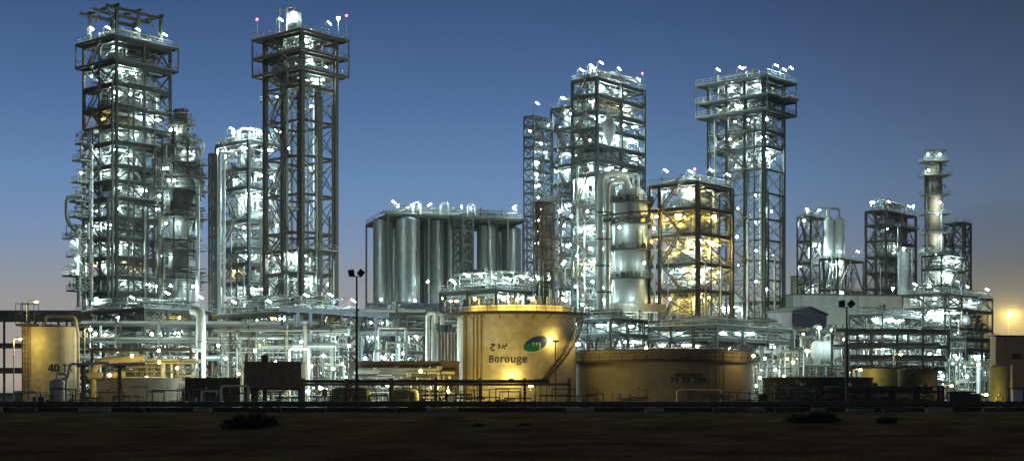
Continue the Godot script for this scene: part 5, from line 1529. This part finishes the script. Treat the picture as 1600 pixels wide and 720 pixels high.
func foreground() -> void:
	# dark box building on legs and its chimney pipe
	var t := thing("brown_shed", "brown box shed on legs beside the bund wall", "shed", Vector3(-31.31, 0, -186))
	for k in 6:
		block(t, "wall_panel", Vector3(-3.1 + k * 1.24, (5.87 + 2.66) * 0.5, 0), Vector3(1.2, 5.87 - 2.66, 4.0), MAT.brown)
	block(t, "roof", Vector3(0, 5.87 + 0.12, 0), Vector3(7.8, 0.24, 4.4), MAT.brown)
	block(t, "floor", Vector3(0, 2.66 - 0.16, 0), Vector3(7.6, 0.3, 4.2), MAT.steel)
	for p in rect(-3.4, 3.4, -1.7, 1.7, 0.0):
		member(t, "leg", p, p + Vector3(0, 2.66 - 0.3, 0), 0.3, 0.3, MAT.steel)
	t = thing("flue_pipe", "thick tan flue pipe beside the brown shed", "pipe", Vector3(-33.85, 0, -186))
	pipe(t, "pipe", [Vector3(0, 0, 0.4), Vector3(0, 5.7, 0.4), Vector3(-1.2, 5.7, 0.4), Vector3(-1.2, 0, 0.4)], 0.4, MAT.tan, 0.8, 10)
	put(t, "cap", TUBE, MAT.steel, Transform3D(Basis.from_scale(Vector3(0.5, 0.9, 0.5)), Vector3(1.1, 6.55, 0)))
	member(t, "stack", Vector3(1.1, 0, 0), Vector3(1.1, 6.04, 0), 0.3, 0.3, MAT.steel, TUBE)
	# bund wall in sections
	t = thing("bund_wall", "dark concrete bund wall west of the brown shed", "wall", Vector3(-45.66, 0, -196))
	for k in 5:
		block(t, "wall_panel", Vector3(0.8 + k * 1.55, 4.1 * 0.5, 0), Vector3(1.5, 4.1, 0.4), MAT.bund)
	# long pink-grey low building
	t = thing("low_building", "long low pinkish-grey building behind the pipe rack", "building", Vector3(-23.9, 0, -206))
	for k in 9:
		block(t, "wall_panel", Vector3(0.9 + k * 1.78, 6.44 * 0.5 + 0.8, -2), Vector3(1.75, 6.44 - 1.6, 4.0), MAT.pink)
	block(t, "roof", Vector3(8.0, 6.44 + 0.1, -2), Vector3(16.4, 0.2, 4.4), MAT.steel)
	for k in 4:
		member(t, "leg", Vector3(0.5 + k * 5.0, 0, -0.4), Vector3(0.5 + k * 5.0, 0.8, -0.4), 0.4, 0.4, MAT.concrete)
	# two olive lying tanks under the rack
	lying_drum(Vector3(-21.55, 0, -188) - Vector3(0, 0.3, 0), 1.25, 5.4, 0.0, "olive horizontal tank under the low dark pipe rack", "", MAT.green)
	lying_drum(Vector3(-14.7, 0, -190) - Vector3(0, 0.3, 0), 1.1, 4.4, 0.1, "smaller olive horizontal tank lit amber under the pipe rack", "", MAT.green)
	for q in [[Vector3(-12.49, 4.94, -192), 9.0], [Vector3(-10.31, 2.67, -192), 14.0], [Vector3(-8.74, 2.15, -192), 6.0], [Vector3(-20.96, 2.67, -192), 3.0]]:
		bulb_lamp(q[0], q[1], true, "amber lamp under the low dark pipe rack", "amber lamps under the low dark pipe rack", 0.4)
	for q in [Vector3(-29.12, 2.14, -200), Vector3(-27.3, 2.68, -200), Vector3(-25.48, 1.77, -200), Vector3(-17.74, 3.05, -200), Vector3(-36.85, 2.14, -200)]:
		bulb_lamp(q, 8.0, false, "white lamp low among the pipes behind the brown shed", "white lamps low behind the brown shed", 0.4)
	# small pump sets, hoops and valve stands along the front
	rng.seed = 77
	t = thing("front_piping", "jumble of low pipes and valves along the plant's front edge", "piping", Vector3(-64.06, 0, -176))
	var fine := MB.new()
	for k in 150:
		var x := rng.randf_range(0.0, 128.12)
		var z := rng.randf_range(-12.0, 3.0)
		var hgt := rng.randf_range(0.6, 2.6)
		var l := rng.randf_range(0.8, 4.0)
		fine.path(PackedVector3Array([Vector3(x, 0, z), Vector3(x, hgt, z), Vector3(x + l, hgt, z), Vector3(x + l, 0, z)]), rng.randf_range(0.05, 0.12), 6, false)
		if rng.randf() < 0.5:
			fine.box(Vector3(x, 0.5, z), Vector3(0.5, 1.0, 0.5))
		if rng.randf() < 0.4:
			fine.turned([Vector2(0, -0.05), Vector2(0.25, -0.05), Vector2(0.25, 0.05), Vector2(0, 0.05)], 8, Vector3(x + l * 0.5, hgt + 0.3, z))
	stuff(t, "small_piping", fine, MAT.dark_pipe)
	for q in [[Vector3(-60.33, 0, -170), 2.17, 2.78, "near the 40 TK tank"], [Vector3(-37.59, 0, -170), 2.24, 2.32, "before the dark bund wall"], [Vector3(-35.19, 0, -170), 2.86, 3.25, "next to the brown shed"], [Vector3(-46.02, 0, -170), 2.78, 1.86, "before the low tan tank"]]:
		var h := thing("pipe_hoop", "pale hoop-shaped pipe at the front " + q[3], "pipe", q[0])
		pipe(h, "pipe", [Vector3.ZERO, Vector3(0, q[1], 0), Vector3(q[2], q[1], 0), Vector3(q[2], 0, 0)], 0.12, MAT.white_pipe, 0.3, 8)
		block(h, "base", Vector3(0, 0.1, 0), Vector3(0.5, 0.2, 0.5), MAT.concrete)
	for q in [[Vector3(-52.51, 0, -172), 5.29, "before the 40 TK tank"], [Vector3(-48.05, 0, -172), 5.22, "before the low tan tank"]]:
		var h := thing("pipe_trestle", "dark T-headed trestle " + q[2], "trestle", q[0])
		var hh: float = q[1]
		member(h, "post", Vector3.ZERO, Vector3(0, hh, 0), 0.4, 0.4, MAT.brown, BEAM)
		block(h, "cross_head", Vector3(0, hh, 0), Vector3(1.6, 0.3, 0.4), MAT.brown)
		pipe(h, "pipe", [Vector3(-2.6, hh - 1.6, 0.1), Vector3(-1.9, hh - 1.5, 0.1), Vector3(-1.6, hh + 0.25, 0.1), Vector3(3.2, hh + 0.4, 0.1)], 0.16, MAT.white_pipe, 0.4, 8)
	var vd := upright_drum(Vector3(-57.01, 0, -176), 0.95, 3.92, "small capped cream vessel with a bent pipe before the 40 TK tank", "", MAT.cream, false)
	var sg := thing("orange_sign", "small orange rectangular sign board on a post by the pipes", "sign", Vector3(-22.93, 0, -172))
	member(sg, "post", Vector3.ZERO, Vector3(0, 2.48, 0), 0.1, 0.1, MAT.steel)
	block(sg, "board", Vector3(0, 2.01, 0.08), Vector3(0.6, 0.85, 0.05), MAT.orange_sign)
	# cream pipe columns right of the wide tank and cabinets
	for q in [[Vector3(31.39, 0, -176), 1.0, 1.6, "bund", "grey electrical cabinet by the low tank's east side"], [Vector3(56.05, 0, -176), 2.6, 2.0, "steel", "wide dark cabinet east of the short pipe rack"], [Vector3(57.81, 0, -176), 1.6, 1.7, "steel", "narrow dark cabinet near the slim olive tank"], [Vector3(63.26, 0, -176), 1.2, 2.4, "wall", "pale cabinet before the dark end building"], [Vector3(-59.25, 0, -176), 1.4, 1.3, "steel", "dark cabinet before the 40 TK tank"], [Vector3(-40.04, 0, -176), 1.0, 1.2, "brown", "brown cabinet before the bund wall"]]:
		var h := thing("cabinet", q[4], "cabinet", q[0])
		block(h, "body", Vector3(0, q[2] * 0.5 + 0.15, 0), Vector3(q[1], q[2], 0.8), MAT[q[3]])
		block(h, "plinth", Vector3(0, 0.075, 0), Vector3(q[1] + 0.1, 0.15, 0.9), MAT.concrete)
		block(h, "door", Vector3(0, q[2] * 0.5 + 0.15, 0.415), Vector3(q[1] * 0.9, q[2] * 0.9, 0.02), MAT[q[3]])
		block(h, "cap", Vector3(0, q[2] + 0.19, 0), Vector3(q[1] + 0.12, 0.08, 0.95), MAT.steel)
	# twin-head floodlight masts, unlit
	for q in [[Vector3(-17.91, 0, -162), 15.44, "before the compact unit"], [Vector3(38.62, 0, -162), 11.9, "before the eastern pipe rack"]]:
		var h := thing("light_mast", "tall thin mast with two dark unlit floodlights " + q[2], "light mast", q[0], 0.0, "unlit twin floodlight masts")
		var hh: float = q[1]
		var b := MB.new()
		b.turned([Vector2(0.19, 0), Vector2(0.1, hh)], 10)
		put(h, "mast", b.mesh(), MAT.steel)
		block(h, "cross_arm", Vector3(0, hh, 0), Vector3(1.3, 0.1, 0.1), MAT.steel)
		for s in [-1.0, 1.0]:
			put(h, "floodlight_head", BOX, MAT.black_fixture, Transform3D(Basis(Vector3.BACK, -0.45 * s - 0.3) * Basis(Vector3.RIGHT, 0.5) * Basis.from_scale(Vector3(0.7, 0.75, 0.22)), Vector3(s * 0.55 - 0.05, hh + 0.4, 0.1)))
		block(h, "base", Vector3(0, 0.2, 0), Vector3(0.8, 0.4, 0.8), MAT.concrete)
	# pipeline on concrete sleepers along the sand
	t = thing("pipeline", "long dark pipeline on concrete sleepers along the edge of the sand", "pipeline", Vector3(-60.45, 0, -151))
	var l := 120.91
	for k in 12:
		member(t, "pipe_section", Vector3(l * k / 12, 0.86, 0), Vector3(l * (k + 1) / 12 - 0.03, 0.86, 0), 0.3, 0.3, MAT.dark_pipe, TUBE)
		member(t, "pipe_section", Vector3(l * k / 12, 0.8, -0.75), Vector3(l * (k + 1) / 12 - 0.03, 0.8, -0.75), 0.24, 0.24, MAT.brown, TUBE)
		put(t, "flange", TUBE, MAT.steel, Transform3D(Basis(Vector3.BACK, PI / 2) * Basis.from_scale(Vector3(0.36, 0.14, 0.36)), Vector3(l * (k + 1) / 12, 0.86, 0)))
	rng.seed = 5
	var x := 0.5
	while x < l - 4.0:
		var len := rng.randf_range(0.9, 3.6)
		block(t, "sleeper", Vector3(x + len * 0.5, 0.22, 0.1 + rng.randf_range(-0.1, 0.1)), Vector3(len, rng.randf_range(0.3, 0.5), rng.randf_range(1.0, 1.4)), [MAT.concrete, MAT.tan, MAT.bund, MAT.pink][rng.randi_range(0, 3)], rng.randf_range(-0.05, 0.05))
		x += len + rng.randf_range(0.2, 5.5)
	# a low kerb bank of sand behind the pipeline
	var kb := MB.new()
	kb.box(Vector3(20, 0.25, -153.2), Vector3(320, 0.5, 1.0))
	structure("kerb", kb, MAT.bund)
	shrub(Vector3(-16.04, 0, -86), 1.9, 1.15, 1, "wide dark desert shrub alone on the sand, largest one")
	shrub(Vector3(21.38, 0, -100), 2.2, 0.95, 2, "broad flat desert shrub on the sand toward the east")
	shrub(Vector3(26.17, 0, -98), 0.8, 0.5, 3, "small round desert shrub just east of the broad flat one")
	shrub(Vector3(-2.2, 0, -88), 0.45, 0.16, 4, "tiny tuft on the sand, western one of a close pair")
	shrub(Vector3(0.8, 0, -88), 0.45, 0.18, 5, "tiny tuft on the sand, eastern one of a close pair")


func shrub(at: Vector3, r: float, h: float, seed_: int, label: String) -> void:
	rng.seed = seed_ * 101
	var t := thing("desert_shrub", label, "shrub", at)
	var stems := MB.new()
	var leaves := MB.new()
	var n := int(60 * r) + 10
	for k in n:
		var a := rng.randf() * TAU
		var d := sqrt(rng.randf()) * r
		var lump := 0.75 + 0.35 * sin(a * 3.0 + seed_) * sin(a * 2.0 + 1.3 * seed_)
		var tip := Vector3(cos(a) * d, h * sqrt(maxf(0.05, 1.0 - pow(d / r, 2.0))) * lump * rng.randf_range(0.85, 1.05), sin(a) * d * 0.8)
		stems.path(PackedVector3Array([Vector3(tip.x * 0.25, 0, tip.z * 0.25), Vector3(tip.x * 0.6, tip.y * 0.55, tip.z * 0.6), tip]), 0.018, 4, false)
		for j in 34:
			var f := rng.randf_range(0.25, 1.05)
			var p := Vector3(tip.x * lerpf(0.3, 1.0, f), tip.y * f, tip.z * lerpf(0.3, 1.0, f)) + Vector3(rng.randf_range(-1, 1), rng.randf_range(-0.7, 0.8), rng.randf_range(-1, 1)) * 0.14 * minf(1.0, r)
			p.y = maxf(p.y, 0.02)
			var u := Vector3(rng.randf_range(-1, 1), rng.randf_range(-0.3, 1), rng.randf_range(-1, 1)).normalized()
			var w := u.cross(Vector3(rng.randf_range(-1, 1), rng.randf_range(-1, 1), rng.randf_range(-1, 1)).normalized()).normalized()
			var s := rng.randf_range(0.05, 0.1)
			leaves.quad(p, p + u * s + w * s * 0.3, p + u * s * 2.0, p + u * s - w * s * 0.3, u.cross(w).normalized())
	put(t, "stem", stems.mesh(), MAT.bark)
	put(t, "foliage", leaves.mesh(), MAT.leaf)
